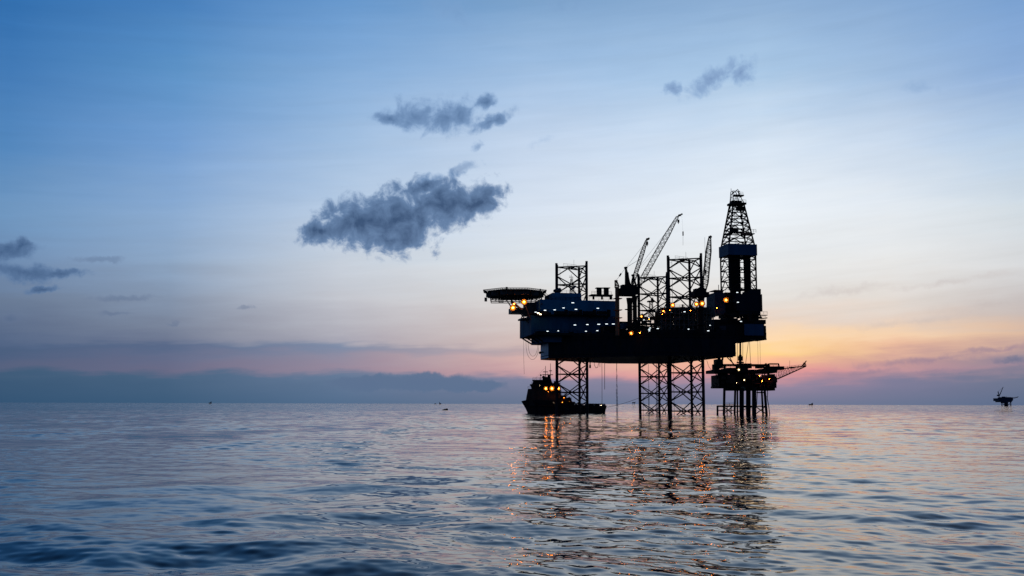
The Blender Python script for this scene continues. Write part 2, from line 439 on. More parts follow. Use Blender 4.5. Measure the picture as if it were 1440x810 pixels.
    def nz(scale, sx, sy, detail, rough=0.55):
        mp = N('ShaderNodeMapping'); mp.inputs['Scale'].default_value = (sx, sy, 1); mp.inputs['Rotation'].default_value = (0, 0, 0.35)
        L(geo.outputs['Position'], mp.inputs[0])
        n_ = N('ShaderNodeTexNoise'); n_.inputs['Scale'].default_value = scale; n_.inputs['Detail'].default_value = detail; n_.inputs['Roughness'].default_value = rough
        L(mp.outputs[0], n_.inputs['Vector'])
        sb = N('ShaderNodeVectorMath'); sb.operation = 'SUBTRACT'; L(n_.outputs['Color'], sb.inputs[0]); sb.inputs[1].default_value = (.5, .5, .5)
        ml = N('ShaderNodeVectorMath'); ml.operation = 'MULTIPLY'; L(sb.outputs[0], ml.inputs[0]); ml.inputs[1].default_value = (1, 1, 0)
        return ml.outputs[0]
    def scl(v, f):
        s_ = N('ShaderNodeVectorMath'); s_.operation = 'SCALE'; L(v, s_.inputs[0])
        if hasattr(f, 'is_output'): L(f, s_.inputs['Scale'])
        else: s_.inputs['Scale'].default_value = f
        return s_.outputs[0]
    def addv(a, c):
        s_ = N('ShaderNodeVectorMath'); s_.operation = 'ADD'; L(a, s_.inputs[0]); L(c, s_.inputs[1]); return s_.outputs[0]
    def mr(a0, a1, c0, c1):
        m_ = N('ShaderNodeMapRange'); L(ln.outputs['Value'], m_.inputs[0])
        for i, vv in enumerate((a0, a1, c0, c1)): m_.inputs[1 + i].default_value = vv
        return m_.outputs[0]
    # gust patches: calmer and rougher areas
    gp = N('ShaderNodeTexNoise'); gp.inputs['Scale'].default_value = 0.022; gp.inputs['Detail'].default_value = 4
    gm = N('ShaderNodeMapping'); gm.inputs['Scale'].default_value = (1.6, 1, 1); L(geo.outputs['Position'], gm.inputs[0]); L(gm.outputs[0], gp.inputs['Vector'])
    g2 = N('ShaderNodeMapRange'); L(gp.outputs['Fac'], g2.inputs[0])
    for i, vv in enumerate((0.35, 0.65, 0.5, 1.3)): g2.inputs[1 + i].default_value = vv
    fine = scl(scl(nz(2.6, 1, 1.0, 3), RIP_FINE), g2.outputs[0])
    medium = scl(scl(scl(nz(0.55, 0.40, 1.0, 3), RIP_MED), g2.outputs[0]), mr(70, 330, 0.15, 1.0))
    broad = scl(scl(nz(0.10, 1, 1.0, 4), RIP_BROAD), mr(430, 1300, 0.0, 1.0))
    pert = addv(addv(fine, medium), broad)
    nrm = N('ShaderNodeVectorMath'); nrm.operation = 'NORMALIZE'
    L(addv(geo.outputs['Normal'], pert), nrm.inputs[0]); L(nrm.outputs[0], b.inputs['Normal'])
    me.materials.append(mt)

S_SHORT, S_MID, S_LONG = 0.047, 0.044, 0.054
RIP_FINE, RIP_MED, RIP_BROAD = 0.065, 0.42, 0.50
build_sea()

# ================================================================== lamps
def lamp(parent, px, py, Y, kind='floodlight', r=0.34, mat='sodium', hood=True, label=None):
    p = P(px, py, Y)
    h = MB()
    if kind == 'deck_light':
        h.cbox(p + K * 0.16 + Vector((0, .1, 0)), r * 4.4, .5, .12)
        h.beam(p + Vector((0, .35, .16)), p + Vector((0, .9, .16)), .07, 5)
    else:
        h.cbox(p + Vector((0, r * .9 + .15, r * .3)), r * 2.4, .3, r * 2.2)
        h.beam(p + Vector((0, r + .2, 0)), p + Vector((0, r + .2, -1.6)), .08, 5)
    o = h.build(kind, 'steel', parent)
    if kind != 'deck_light' and r > .2:
        dd = MB(); n = 12; c0 = p + Vector((0, r * .75, 0)); R0, R1 = r * .6, r * 2.2  # oversized dish added to give the lamp an orange glow halo
        vs = [c0 + Vector((q * math.cos(i * 6.2832 / n), -dy, q * math.sin(i * 6.2832 / n))) for q, dy in ((R0, 0), (R1, r * .45), (R1 + .05, r * .45), (R0 + .05, -.06)) for i in range(n)]
        dd.add(vs, [(k * n + i, k * n + (i + 1) % n, ((k + 1) % 4) * n + (i + 1) % n, ((k + 1) % 4) * n + i) for k in range(4) for i in range(n)])
        dd.build('halo_dish', 'dish', o)
    if label: o['label'] = label
    l = MB()
    if kind == 'deck_light': l.cbox(p, r * 4, .35, .22)
    else: l.ball(p, r * .62, 10)
    l.build('lens', mat, o)
    return o

# ================================================================== JACK-UP RIG
rig = thing('jackup_rig', (24.8, 395.5, 0), 'large jack-up drilling rig standing on three lattice legs, deck lamps lit', 'oil rig')
ZB = P(900, 505, 380).z * 0 + 21.5
ZD = 28.6

hull_poly_st = [(-12, -7), (22, -38), (51.5, -39), (51.5, 33), (24, 36), (-12, 8)]
hp = [tuple(on_ab(s, t, 0).xy) for s, t in hull_poly_st]
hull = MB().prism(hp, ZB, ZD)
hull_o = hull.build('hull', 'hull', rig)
# bow face: light falling on it painted as a paler sheet, proud of the hull
MB().box(on_ab(-12.05, -6.9, ZB + .3), 0.04, 14.8, ZD - ZB - .6).build('lit_bow_face', 'bow', hull_o)
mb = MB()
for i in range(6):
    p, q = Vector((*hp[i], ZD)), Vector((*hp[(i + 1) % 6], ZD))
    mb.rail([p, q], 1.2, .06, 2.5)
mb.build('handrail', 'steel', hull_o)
mb = MB()
for i in range(6):
    p, q = Vector((*hp[i], 0)), Vector((*hp[(i + 1) % 6], 0))
    mb.beam(p + K * (ZD - .25), q + K * (ZD - .25), .22, 6); mb.beam(p + K * (ZB + 1.2), q + K * (ZB + 1.2), .16, 6)
mb.build('rub_rail', 'steel', hull_o)
for i in (0, 1):               # vertical stiffeners on the near sides
    mb = MB()
    p, q = Vector((*hp[i], 0)), Vector((*hp[i + 1], 0))
    n = int((q - p).length / 3)
    for k in range(1, n):
        c = p.lerp(q, k / n); mb.beam(c + K * (ZB + .2), c + K * (ZD - .6), .09, 4)
    mb.beam(p + K * (ZB + 3.4), q + K * (ZB + 3.4), .09, 4)
    mb.build('stiffener', 'hull', hull_o)
mb = MB()   # bulwark along the near deck edge
for i in (0, 1):
    p, q = Vector((*hp[i], ZD - .1)), Vector((*hp[i + 1], ZD - .1)); d = (q - p).normalized(); b = K.cross(d)
    mb.box(p + b * .15, (q - p).length, .3, 1.9, (d, b, K))
    for k in range(12): mb.cbox(p.lerp(q, (k + .5) / 12) + K * rnd.uniform(1.6, 2.6) + b * 1.2, rnd.uniform(.8, 2.8), 1.2, 1.6, (d, b, K))
mb.build('bulwark', 'steel', hull_o)
# fairleads and bumper at the bow
mb = MB(); mb.ball(P(759.5, 496, 395), .55); mb.beam(P(759.5, 496, 395), P(764, 495, 395), .3); mb.build('fairlead', 'steel', hull_o)

def rig_leg(cx, cy, ztop):
    c = Vector((cx, cy, 0)); r = 7.25
    ch = [c + Vector((math.cos(math.radians(t)), math.sin(math.radians(t)), 0)) * r for t in (192, 310, 70)]
    z0 = -7.0; bay = 7.1
    mb = MB()
    zh = [ztop - 1.0 - i * bay for i in range(60) if ztop - 1.0 - i * bay > z0]
    for i in range(3):
        p, q = ch[i], ch[(i + 1) % 3]
        for z in zh:
            mb.beam(p + K * z, q + K * z, .24, 6)
            mid = p.lerp(q, .5) + K * z
            for sgn in (-1, 1):
                if z + sgn * bay / 2 > ztop: continue
                mb.beam(mid, p + K * (z + sgn * bay / 2), .22, 6); mb.beam(mid, q + K * (z + sgn * bay / 2), .22, 6)
    for z in zh[::2]:
        m_ = [ch[i].lerp(ch[(i + 1) % 3], .5) + K * z for i in range(3)]
        for i in range(3): mb.beam(m_[i], m_[(i + 1) % 3], .11, 5)
    # service ladder and small platform on top
    a = ch[0].lerp(ch[1], .12)
    mb.beam(a + K * z0, a + K * (ztop - 1), .07, 4)
    for z in range(0, int(ztop), 3): mb.beam(a + K * z, ch[0] + K * z, .05, 4)
    o = mb.build('leg', 'legsteel', rig)
    for i in range(3):
        cb = MB(); cb.beam(ch[i] + K * z0, ch[i] + K * (ztop + (0.6, 0.9, 0.2)[i]), .48, 8)
        d = (c - ch[i]).normalized()
        s_ = d.cross(K)
        cb.box(ch[i] + d * .35 - s_ * .12 + K * z0, .24, .35, ztop - z0, (s_, d, K))      # toothed rack plate
        cb.build('chord', 'legsteel', o)
    pl = MB(); pl.prism([tuple((c + (x - c) * .45 + (ch[0] - c) * .2).xy) for x in ch], ztop - .9, ztop - .6)
    pl.rail([c + (ch[0] - c) * .6 + K * (ztop - .6), c + (ch[2] - c) * .45 + K * (ztop - .6)], 1.2, .05)
    pl.beam(c + K * (ztop - .6), c + K * (ztop + 2.2), .06, 4)
    pl.build('top_platform', 'legsteel', o)
    return o, ch
LZ = 59.2
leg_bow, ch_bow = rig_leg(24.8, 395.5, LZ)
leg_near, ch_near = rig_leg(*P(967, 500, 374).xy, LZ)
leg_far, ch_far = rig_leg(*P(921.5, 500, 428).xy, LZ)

# jacking houses round each leg where it passes the deck
for ch in (ch_near, ch_far, ch_bow):
    for c in ch:
        jh = MB(); jh.cbox(c + K * (ZD + 2.6), 2.6, 2.6, 5.2); jh.cbox(c + K * (ZD + 5.5), 3.0, 3.0, .5)
        jh.build('jacking_house', 'steel', rig)

# ---- accommodation block at the bow
YA = 381.0
acc = MB(); pbox(acc, 747, 866.5, 443, 470.5, YA - 1, 24)
# raked underside of the overhang
pbox(acc, 762, 868, 470.4, 481, YA + 1, 21)
acc_o = acc.build('accommodation_block', 'navy', rig)
up_ = MB(); pbox(up_, 759.5, 867, 421, 443, YA, 22); up_o = up_.build('upper_tier', 'blue', acc_o)
ph = MB(); pbox(ph, 777, 817.5, 411.5, 421, YA + 1, 15); pbox(ph, 774, 780, 414.5, 421, YA + 2, 10); ph.build('bridge_house', 'blue', acc_o)
# wall ribs and windows of the block
mb = MB()
for x in range(752, 866, 6):
    p = P(x, 470, YA - 1.05); 
    t = (x - 747) / 119.5; pz = P(747, 470.5, YA - 1) + A * (33.8 * t) - B * .06
    mb.beam(pz + K * .3, pz + K * 7.2, .06, 4)
mb.build('wall_rib', 'navy', acc_o)
wk = MB()                      # dark walkways in front of the tiers
pbox(wk, 756, 858, 441.3, 443.2, YA - 3, 2.6); pbox(wk, 752, 868, 467.5, 471, YA - 3.2, 2.4); pbox(wk, 748, 775, 439, 441, YA - 3, 4)
wk_o = wk.build('walkway', 'steel', acc_o)
mb = MB()
for (x0, x1, y) in ((756, 858, 441.3), (752, 868, 467.5), (748, 775, 439)):
    mb.rail([P(x0, y, YA - 2.8), P(x0, y, YA - 2.8) + A * ((x1 - x0) * .272)], 1.15, .06, 1.6)
mb.rail([P(761, 421, YA), P(761, 421, YA) + A * 28.6], 1.1, .05, 1.8)
mb.rail([P(778, 411.5, YA + 1), P(778, 411.5, YA + 1) + A * 10.5], 1.0, .05, 1.5)
mb.build('handrail', 'steel', acc_o)
mb = MB()                      # lifeboats, lockers and pipes crowding the walkway band
for x in (764, 786, 806, 826, 846):
    q = P(x, 440, YA - 2.2); mb.cbox(q, 3.6, 1.3, 1.3); mb.beam(q + A * 1.8 - K * .1, q + A * 3.2 - K * .1, .6, 6, .12)
for x in (796, 816, 836, 856):
    q = P(x, 439.5, YA - 1.5); mb.cbox(q, 1.2, 1.0, 2.2)
mb.build('locker', 'steel', acc_o)
mb = MB()
for x, y in ((842.5, 410), (852.5, 410)):
    q = P(x, y, YA + 6); mb.beam(q - K * 1.1, q + K * 1.1, 1.05, 10); mb.cbox(q + K * 1.35, 2.6, 2.6, .3)
mb.build('ventilator', 'steel', acc_o)
mb = MB(); pbox(mb, 832, 862, 413.5, 415.2, YA + 4, 5); pbox(mb, 834, 836, 415, 421, YA + 4, 1); pbox(mb, 846, 848, 415, 421, YA + 4, 1); pbox(mb, 858, 861, 415, 421, YA + 4, 1)
mb.rail([P(832, 413.5, YA + 4), P(832, 413.5, YA + 4) + A * 8], 1.1, .06, 1.3); mb.build('roof_frame', 'steel', acc_o)
mb = MB(); mb.ball(P(786.5, 408.3, YA + 4), 1.0, 10); mb.beam(P(786.5, 412, YA + 4), P(786.5, 408, YA + 4), .4)
mb.ball(P(780.5, 409, YA + 5), .7, 8); mb.beam(P(780.5, 412, YA + 5), P(780.5, 409, YA + 5), .25); mb.build('radome', 'slate', acc_o)
mb = MB()
c0 = P(807, 406, YA + 5)
d_ = Vector((-.6, -.3, .74)).normalized(); x_ = d_.orthogonal().normalized(); y_ = d_.cross(x_)
rim = [c0 + x_ * 1.5 * math.cos(t * .5236) + y_ * 1.5 * math.sin(t * .5236) + d_ * .5 for t in range(12)]
rim2 = [p - d_ * .12 for p in rim]
mb.add(rim + [c0] + rim2 + [c0 - d_ * .15], [(i, (i + 1) % 12, 12) for i in range(12)] + [(13 + (i + 1) % 12, 13 + i, 25) for i in range(12)] + [(i, 13 + i, 13 + (i + 1) % 12, (i + 1) % 12) for i in range(12)])
mb.beam(c0, P(807, 412, YA + 5), .18); mb.build('satellite_dish', 'slate', acc_o)
mb = MB(); q = P(803, 412, YA + 6); mb.lattice(q, P(803.5, 392, YA + 6), .9, .5, 8, .07, .05, A); mb.beam(P(800.5, 390, YA + 6), P(806, 389.5, YA + 6), .1)
mb.beam(P(803.5, 392, YA + 6), P(803.5, 386, YA + 6), .06); mb.beam(P(801.5, 390, YA + 6), P(801.5, 387, YA + 6), .06); mb.beam(P(805.5, 396, YA + 6), P(805.5, 389, YA + 6), .07); mb.build('radio_mast', 'steel', acc_o)
# raked bracket under the overhanging block
mb = MB()
for t in (0, 7, 14, 21):
    a = P(748, 470.5, YA - 1) + B * t; b = a + A * 4.2 - K * 2.5
    mb.beam(a, b, .3); 
mb.cbox(P(755, 471.5, YA + 9), 4.5, 22, 1.6)
mb.build('bracket', 'steel', acc_o)
# small bow gallery under the helideck
mb = MB(); pbox(mb, 744, 763, 438, 441, YA + 2, 14); pbox(mb, 733.5, 748, 446.8, 449, YA + 2, 8); pbox(mb, 719.5, 743, 432.5, 440, YA + 6, 7); pbox(mb, 741, 760, 425, 439, YA + 6, 8)
mb.rail([P(733.5, 446.8, YA + 2), P(748, 446.8, YA + 2)], 1.1, .06, 1.2)
for (a, b) in (((731, 440), (744, 455)), ((737, 447), (746.5, 458)), ((734, 441), (746, 441)), ((743, 432), (733, 447)), ((719.5, 433), (713, 423)), ((713, 423), (725, 440))):
    mb.beam(P(*a, YA + 4), P(*b, YA + 4), .2)
mb.build('bow_gallery', 'truss', acc_o)

# ---- helideck
hc = P(724, 413.5, 392); hz = P(724, 412.5, 392).z
def ell(r, n=8, o=0.3927): return [(hc.x + r * math.cos(o + 2 * math.pi * i / n), hc.y + r * math.sin(o + 2 * math.pi * i / n)) for i in range(n)]
hd = MB().prism(ell(11.6), hz - .1, hz + .55); hd_o = hd.build('helideck', 'deck', rig)
mb = MB(); o1, i1 = ell(13.4), ell(11.7)
for i in range(8):
    j = (i + 1) % 8
    a, b, c, d = (Vector((*o1[i], hz + .75)), Vector((*o1[j], hz + .75)), Vector((*i1[j], hz + .25)), Vector((*i1[i], hz + .25)))
    mb.beam(a, b, .11); mb.beam(a, d, .1)
    for k in range(1, 9):
        mb.beam(a.lerp(b, k / 9), d.lerp(c, k / 9), .075, 4)
    for k in (.35, .7): mb.beam(a.lerp(d, k), b.lerp(c, k), .06, 4)
mb.build('safety_net', 'net', hd_o)
mb = MB(); zl = P(724, 424, 392).z
for t in range(-3, 4):                     # plate girders under the deck
    w = math.sqrt(max(0, 11.4 ** 2 - (t * 3.3) ** 2))
    c = Vector((hc.x, hc.y + t * 3.3, hz - .9))
    mb.box(c + Vector((-w, -.15, -.7)), 2 * w, .3, 1.5, XYZ)
    mb.box(Vector((hc.x + t * 3.3 - .15, hc.y - w, hz - 1.5)), .3, 2 * w, 1.4, XYZ)
for y in (-6, 0, 6):
    xs = [-9.5, -5.5, -1.5, 2.5, 6.5, 10.5]
    for i, x in enumerate(xs):
        p = Vector((hc.x + x, hc.y + y, hz - 1.5)); q = Vector((hc.x + x, hc.y + y, zl))
        mb.beam(p, q, .14)
        if i < 5:
            mb.beam(q, Vector((hc.x + xs[i + 1], hc.y + y, zl)), .16)
            mb.beam(q if i % 2 else p, Vector((hc.x + xs[i + 1], hc.y + y, hz - 1.5 if i % 2 else zl)), .12)
    mb.beam(Vector((hc.x - 1.5, hc.y + y, zl)), P(735, 436, 386 + y), .24)
    mb.beam(Vector((hc.x + 2.5, hc.y + y, hz - 1.5)), P(747, 450, 386 + y), .26)
    mb.beam(Vector((hc.x + 10.5, hc.y + y, zl)), P(762, 428, 386 + y), .24)
for x in (-9.5, -1.5, 6.5): mb.beam((hc.x + x, hc.y - 6, zl), (hc.x + x, hc.y + 6, zl), .14)
mb.box((hc.x - 12.0, hc.y - 1, hz - 3.2), 1.0, 2, 1.4, XYZ)
mb.build('support_truss', 'truss', hd_o)
mb = MB(); mb.beam((hc.x - 3.2, hc.y - 10, hz + .5), (hc.x - 3.2, hc.y - 10, hz + 1.2), .3); mb.cbox((hc.x - 3.2, hc.y - 10, hz + 1.1), .7, .7, .5); mb.build('fire_monitor', 'steel', hd_o); mb = MB()
mb.beam((hc.x + 10, hc.y - 2, hz), (hc.x + 10, hc.y - 2, hz + 1.6), .3); mb.build('fire_monitor', 'steel', hd_o)
mb = MB(); a = Vector((hc.x + 10.5, hc.y - 4, hz)); b = P(772, 420, YA + 4)
mb.beam(a, b, .2); mb.beam(a + Vector((0, 1.2, 0)), b + Vector((0, 1.2, 0)), .2); mb.rail([a, b], 1.1, .06, 1.0); mb.build('gangway', 'steel', hd_o)

# ---- pedestal cranes
def crane(ped, ped_top, ped_bot, Y, rad, house, gantry, foot, tip, nose, hook, w, n, mat='steel', lab=None, gsp=None):
    mb = MB(); b_, t_ = P(ped, ped_bot, Y), P(ped, ped_top, Y)
    t_.x = b_.x
    mb.beam(b_, t_, rad, 12); mb.beam(t_ - K * 2.5, t_, rad * 1.0, 12, rad * 1.35)
    mb.beam(b_ + K * 3.2, b_ + K * 3.45, rad * 1.9, 12)
    mb.beam(t_ - K * 4.4, t_ - K * 4.2, rad * 2.0, 12)
    o = mb.build('pedestal_crane', mat, rig)
    if lab: o['label'] = lab
    h = MB(); pbox(h, *house, Y - 2.2, 4.6); pbox(h, house[0] + 2, house[1] - 4, house[2] - 4.5, house[2] - .02, Y - 1.6, 3.2)
    h.build('machinery_house', mat, o)
    g = MB(); gt = P(*gantry, Y)
    ga, gb = gsp or (house[0] + 3, house[1] - 3)
    for s_ in (-1.1, 1.1):
        g.beam(P(ga, house[2] + 2, Y) + Vector((0, s_, 0)), gt + Vector((0, s_ * .5, 0)), .28)
        g.beam(P(gb, house[2] + 2, Y) + Vector((0, s_, 0)), gt + Vector((0, s_ * .5, 0)), .28)
    for k in (.3, .6, .85):
        a = P(ga, house[2] + 2, Y).lerp(gt, k); b = P(gb, house[2] + 2, Y).lerp(gt, k); g.beam(a, b, .16)
    g.cbox(gt, .9, 1.6, .6)
    g.build('gantry', mat, o)
    bm = MB(); pf, pt = P(*foot, Y), P(*tip, Y)
    bm.lattice(pf, pt, w * .45, w * .45, n, .13, .075, Vector((0, 1, 0)), w)
    bm.build('boom', 'steel', o)
    nb = MB(); pn = P(*nose, Y); nb.beam(pt, pn, .34, 6, .22); nb.cbox(pt.lerp(pn, .5), .9, 1.3, .6); nb.ball(pn - K * .2, .35); nb.build('boom_head', 'steel', o)
    c = MB()
    for s_ in (-.5, .5):
        c.beam(gt + Vector((0, s_, 0)), pt.lerp(pf, .04) + Vector((0, s_, 0)), .05, 4)
        c.beam(gt + Vector((0, s_, 0)), pt.lerp(pf, .4) + Vector((0, s_, 0)), .04, 4)
    hk = P(*hook, Y); hx = Vector((hk.x, pn.y, hk.z))
    pq = pt.lerp(pn, .35) if abs(hx.x - pt.x) < abs(hx.x - pn.x) else pn
    c.beam(Vector((hx.x, hx.y, pq.z)), hx, .05, 4)
    c.build('cable', 'rope', o)
    k = MB(); k.cbox(hx, .7, .5, 1.2); k.beam(hx - K * .6, hx - K * 1.2, .2, 6, .08); k.build('hook_block', 'steel', o)
    return o
c1 = crane(886, 419, 472, 368, .95, (873.5, 894, 404.5, 415), (880, 376.5), (888, 403), (909, 338), (912.5, 334.5), (910, 342), 1.3, 24, gsp=(880, 887))
c2 = crane(893, 416, 462, 407, .9, (887, 899, 405, 413), (890, 387), (893.5, 410), (952.5, 305), (959, 300.5), (954, 311), 2.0, 34)
c3 = crane(987, 418, 470, 362, .95, (976.8, 997.5, 410, 416.5), (987, 389), (991, 409), (998, 335), (999.2, 331.5), (992, 382), 1.8, 24, gsp=(985, 988.5))
# stout mast of the near crane
mb = MB(); mb.beam(P(986.5, 412, 362), P(986.5, 391, 362), .8, 8, .55); mb.build('mast', 'steel', c3)
mb = MB(); mb.beam(P(884, 406, 368), P(882, 383, 368), .75, 8, .5); mb.build('mast', 'steel', c1)
# cables slanting down to the boom rest
mb = MB(); q = P(868.5, 472, 368); t_ = P(868.5, 404, 368); t_.x = q.x
mb.beam(q, t_, .8, 10); mb.lattice(t_, P(866, 395, 368), 1.5, .6, 4, .18, .1, Vector((0, 1, 0)))
mb.cbox(P(866.2, 395, 368), .9, 1.2, .5)
for y in (420, 436, 447): mb.cbox(P(868.5, y, 368), 2.8, 2.8, .25)
rest_o = mb.build('boom_rest', 'orange', rig); rest_o['label'] = 'orange boom rest post'
mb = MB(); mb.beam(P(866, 395, 368), P(880, 376.5, 368), .06, 4); mb.beam(P(871, 388.5, 368), P(873.5, 384.5, 368), .3, 6); mb.build('cable', 'rope', rest_o)
mb = MB(); mb.beam(P(960.5, 326, 368), P(960.5, 345, 368), .05, 4); mb.cbox(P(960.5, 328.5, 368), .35, .35, 1.6)
mb.beam(P(958.5, 301, 407), P(960.5, 326, 368), .02, 3); mb.build('pennant_line', 'rope', c2)

# ---- derrick on the cantilever
DC = P(1039, 415, 404)
dzb, dz1, dz2, dz3 = Z(410, 404, 1040), Z(352, 404, 1040), Z(288, 404, 1040), Z(281, 404, 1040)
def sq(hw, hd, z): return [Vector((DC.x, DC.y, z)) + A * (sx * hw) + B * (sy * hd) for sx, sy in ((-1, -1), (1, -1), (1, 1), (-1, 1))]
W0, D0 = 5.75, 4.4
mb = MB()
levels = [(dzb + (dz1 - dzb) * i / 4, W0, D0) for i in range(5)] + [(dz1 + (dz2 - dz1) * i / 5, W0 + (2.3 - W0) * i / 5, D0 + (2.0 - D0) * i / 5) for i in (.75, 1.5, 2.2, 2.9, 3.6, 4.3, 5)]
for (za, wa, da), (zb, wb, db) in zip(levels[:-1], levels[1:]):
    p, q = sq(wa, da, za), sq(wb, db, zb)
    for k in range(4):
        j = (k + 1) % 4
        mb.beam(p[k], q[k], .32, 6); mb.beam(q[k], q[j], .20, 5)
        mb.beam(p[k], q[k].lerp(q[j], .5), .19, 5); mb.beam(p[j], q[k].lerp(q[j], .5), .19, 5)
        mb.beam(p[k].lerp(q[k], .5), p[k].lerp(p[j], .25).lerp(q[k].lerp(q[j], .25), .5), .13, 4)
        mb.beam(p[j].lerp(q[j], .5), p[k].lerp(p[j], .75).lerp(q[k].lerp(q[j], .75), .5), .13, 4)
der = mb.build('derrick', 'steel', rig)
ww = MB(); p = P(1013, 360, 400)
cw = Vector((DC.x, DC.y, (Z(343.5, 400, 1040) + Z(359, 400, 1040)) / 2)); hh = Z(343.5, 400, 1040) - Z(359, 400, 1040)
W_, D_, t_ = 12.4, 10.0, .25
o_ = cw - A * W_ / 2 - B * D_ / 2 - K * hh / 2
ww.box(o_, W_, t_, hh); ww.box(o_ + B * (D_ - t_), W_, t_, hh); ww.box(o_ + B * t_, t_, D_ - 2 * t_, hh); ww.box(o_ + B * t_ + A * (W_ - t_), t_, D_ - 2 * t_, hh)
ww.box(o_ + A * t_ + B * t_ + K * .3, W_ - 2 * t_, D_ - 2 * t_, .25)
ww.build('wind_wall', 'wall', der)
for (x0, x1) in ((1028.5, 1041.5), (1048.5, 1056)):
    ps = MB(); q0 = P(x0, 409, 403); q1 = P(x1, 409, 403); n = int((q1 - q0).length / .36)
    for i in range(n + 1):
        for j in range(4):
            c = q0.lerp(q1, i / n) + B * (j * .4)
            ps.beam(Vector((c.x, c.y, dzb - 1)), Vector((c.x, c.y, dz1 - .5)), .17, 5)
    ps.build('pipe_stand', 'steel', der)
mb = MB()
zc = Z(330, 404, 1040); s4 = sq(5.0, 4.0, zc)
mb.box(s4[0] + A * .3, 9.2, 1.2, .35); mb.box(s4[0] + A * .2 + B * 1.3, 1.3, 5.5, .35); mb.box(s4[0] + A * 8.4 + B * 1.3, 3.0, 4.5, .35)
mb.rail([s4[0] + A * 7 + K * .35, s4[0] + A * 11.4 + K * .35], 1.3, .07, 1.0)
for i in range(8): mb.beam(s4[0] + A * (1.5 + i * .8) + B * 1.2 + K * .15, s4[0] + A * (1.5 + i * .8) + B * 4.0 + K * .15, .1, 4)
mb.cbox(s4[0] + A * 2.5 + B * 1.5 + K * 1.2, 3.2, 1.5, 2.0)
mb.build('monkey_board', 'steel', der)
mb = MB(); mb.cbox(s4[0] + A * 7.0 - B * .05 + K * -.2, 4.2, .8, .9); mb.build('board_guard', 'orange', der)
mb = MB(); c = Vector((DC.x, DC.y, dz2)); mb.cbox(c + K * .2, 6.4, 5.0, .8); mb.cbox(c + K * .9 - A * .4, 4.2, 3.0, 1.2); mb.cbox(c - K * 1.6 + A * 1.5, 3.2, 2.0, 1.5)
mb.rail([c - A * 3.1 - B * 2.4 + K * .6, c + A * 3.1 - B * 2.4 + K * .6], 1.1, .06, .9); mb.build('crown_block', 'steel', der)
mb = MB(); za = dz2 + .6; p = sq(2.2, 1.9, za); q = sq(1.1, 1.0, Z(269.5, 404, 1036))
for k in range(4):
    q[k] = q[k] - A * .9
    mb.beam(p[k], q[k], .15); mb.beam(q[k], q[(k + 1) % 4], .12); mb.beam(p[k].lerp(q[k], .5), p[(k + 1) % 4].lerp(q[(k + 1) % 4], .5), .1); mb.beam(p[k], q[(k + 1) % 4], .08)
zt = q[0].z; e = Vector((DC.x, DC.y, zt)) - A * .9
mb.cbox(e + K * -1.6 + A * 1.8, 4.2, 1.6, .5); mb.beam(e - A * 1.6 - K * 1.5, e + A * 1.6 + K * 1.0, .16); mb.beam(e - A * 1.4, e - A * 1.4 + K * 1.2, .1); mb.beam(e + A * 1.6 + K, e + A * 2.4 - K * 1.0, .1)
mb.rail([e + A * 1.8 - K * 1.3, e + A * 3.8 - K * 1.3], 1.2, .06, .8)
mb.build('gin_pole', 'steel', der)
mb = MB(); c = Vector((DC.x - .6, DC.y, 0))
for dx in (-.5, -.2, .2, .5): mb.beam(c + A * dx + K * (dz2 - 1), c + A * dx + K * (dzb + 18), .06, 4)
mb.cbox(c + K * (dzb + 17), 1.6, 1.4, 3.0); mb.beam(c + K * (dzb + 16), c + K * dzb, .12); mb.build('travelling_block', 'steel', der)

# ---- drill floor and cantilever
YC = 394.0
df = MB(); pbox(df, 1036, 1072, 413, 437, YC, 12); pbox(df, 1040, 1069.5, 437, 442, YC + .5, 11)
pbox(df, 1055, 1070, 408, 413.2, YC + 2, 8)
dfo = df.build('drill_floor', 'floor', rig)
mb = MB(); pbox(mb, 1005.5, 1020, 411.5, 442, YC + 1, 9); pbox(mb, 1005, 1018, 407.5, 408.6, YC + 1, 6); pbox(mb, 1009, 1017, 408.6, 411.5, YC + 2, 4); mb.beam(P(1010.5, 408, YC + 2), P(1010.5, 400.5, YC + 2), .12); mb.build('doghouse', 'slate', dfo)
mb = MB(); pbox(mb, 1020.2, 1036, 411, 416, YC + 4, 7); pbox(mb, 1021, 1035.8, 425, 446, YC + 3.5, 8); pbox(mb, 1028, 1036, 416, 425, YC + 5, 6); pbox(mb, 1032, 1070, 405.5, 408, YC + 7, 3)
for i in range(26):
    x = rnd.uniform(1020, 1072); y = rnd.uniform(440, 447); q = P(x, y, YC + rnd.uniform(0, 8)); mb.cbox(q, rnd.uniform(.4, 2.4), rnd.uniform(.5, 2), rnd.uniform(.5, 2.2))
for x in (1024, 1031, 1043, 1052, 1059, 1066):
    mb.beam(P(x, 440, YC + 1.5), P(x, 449, YC + 1.5), .3)
    mb.beam(P(x, 440, YC + 1.2), P(x + 6, 448, YC + 1.2), .2)
mb.build('substructure', 'steel', dfo)
mb = MB(); mb.rail([P(1020, 411, YC + 3), P(1036, 411, YC + 3)], 1.1, .06); mb.build('handrail', 'steel', dfo); mb = MB(); mb.rail([P(1059, 442.5, YC - 1), P(1079, 441.8, YC - 1)], 1.1, .06, 1.4); pbox(mb, 1059, 1079.5, 442.3, 443.1, YC - 1, 2)
mb.build('handrail', 'steel', dfo)
ca = MB(); pbox(ca, 996, 1075, 454, 476.5, YC - 2, 16); pbox(ca, 1043, 1077, 449, 455, YC - 1, 12); pbox(ca, 1028, 1055.5, 476, 480, YC, 12)
pbox(ca, 1074.5, 1077.5, 458, 478, YC + 1, 9)
cao = ca.build('cantilever', 'hull', rig)
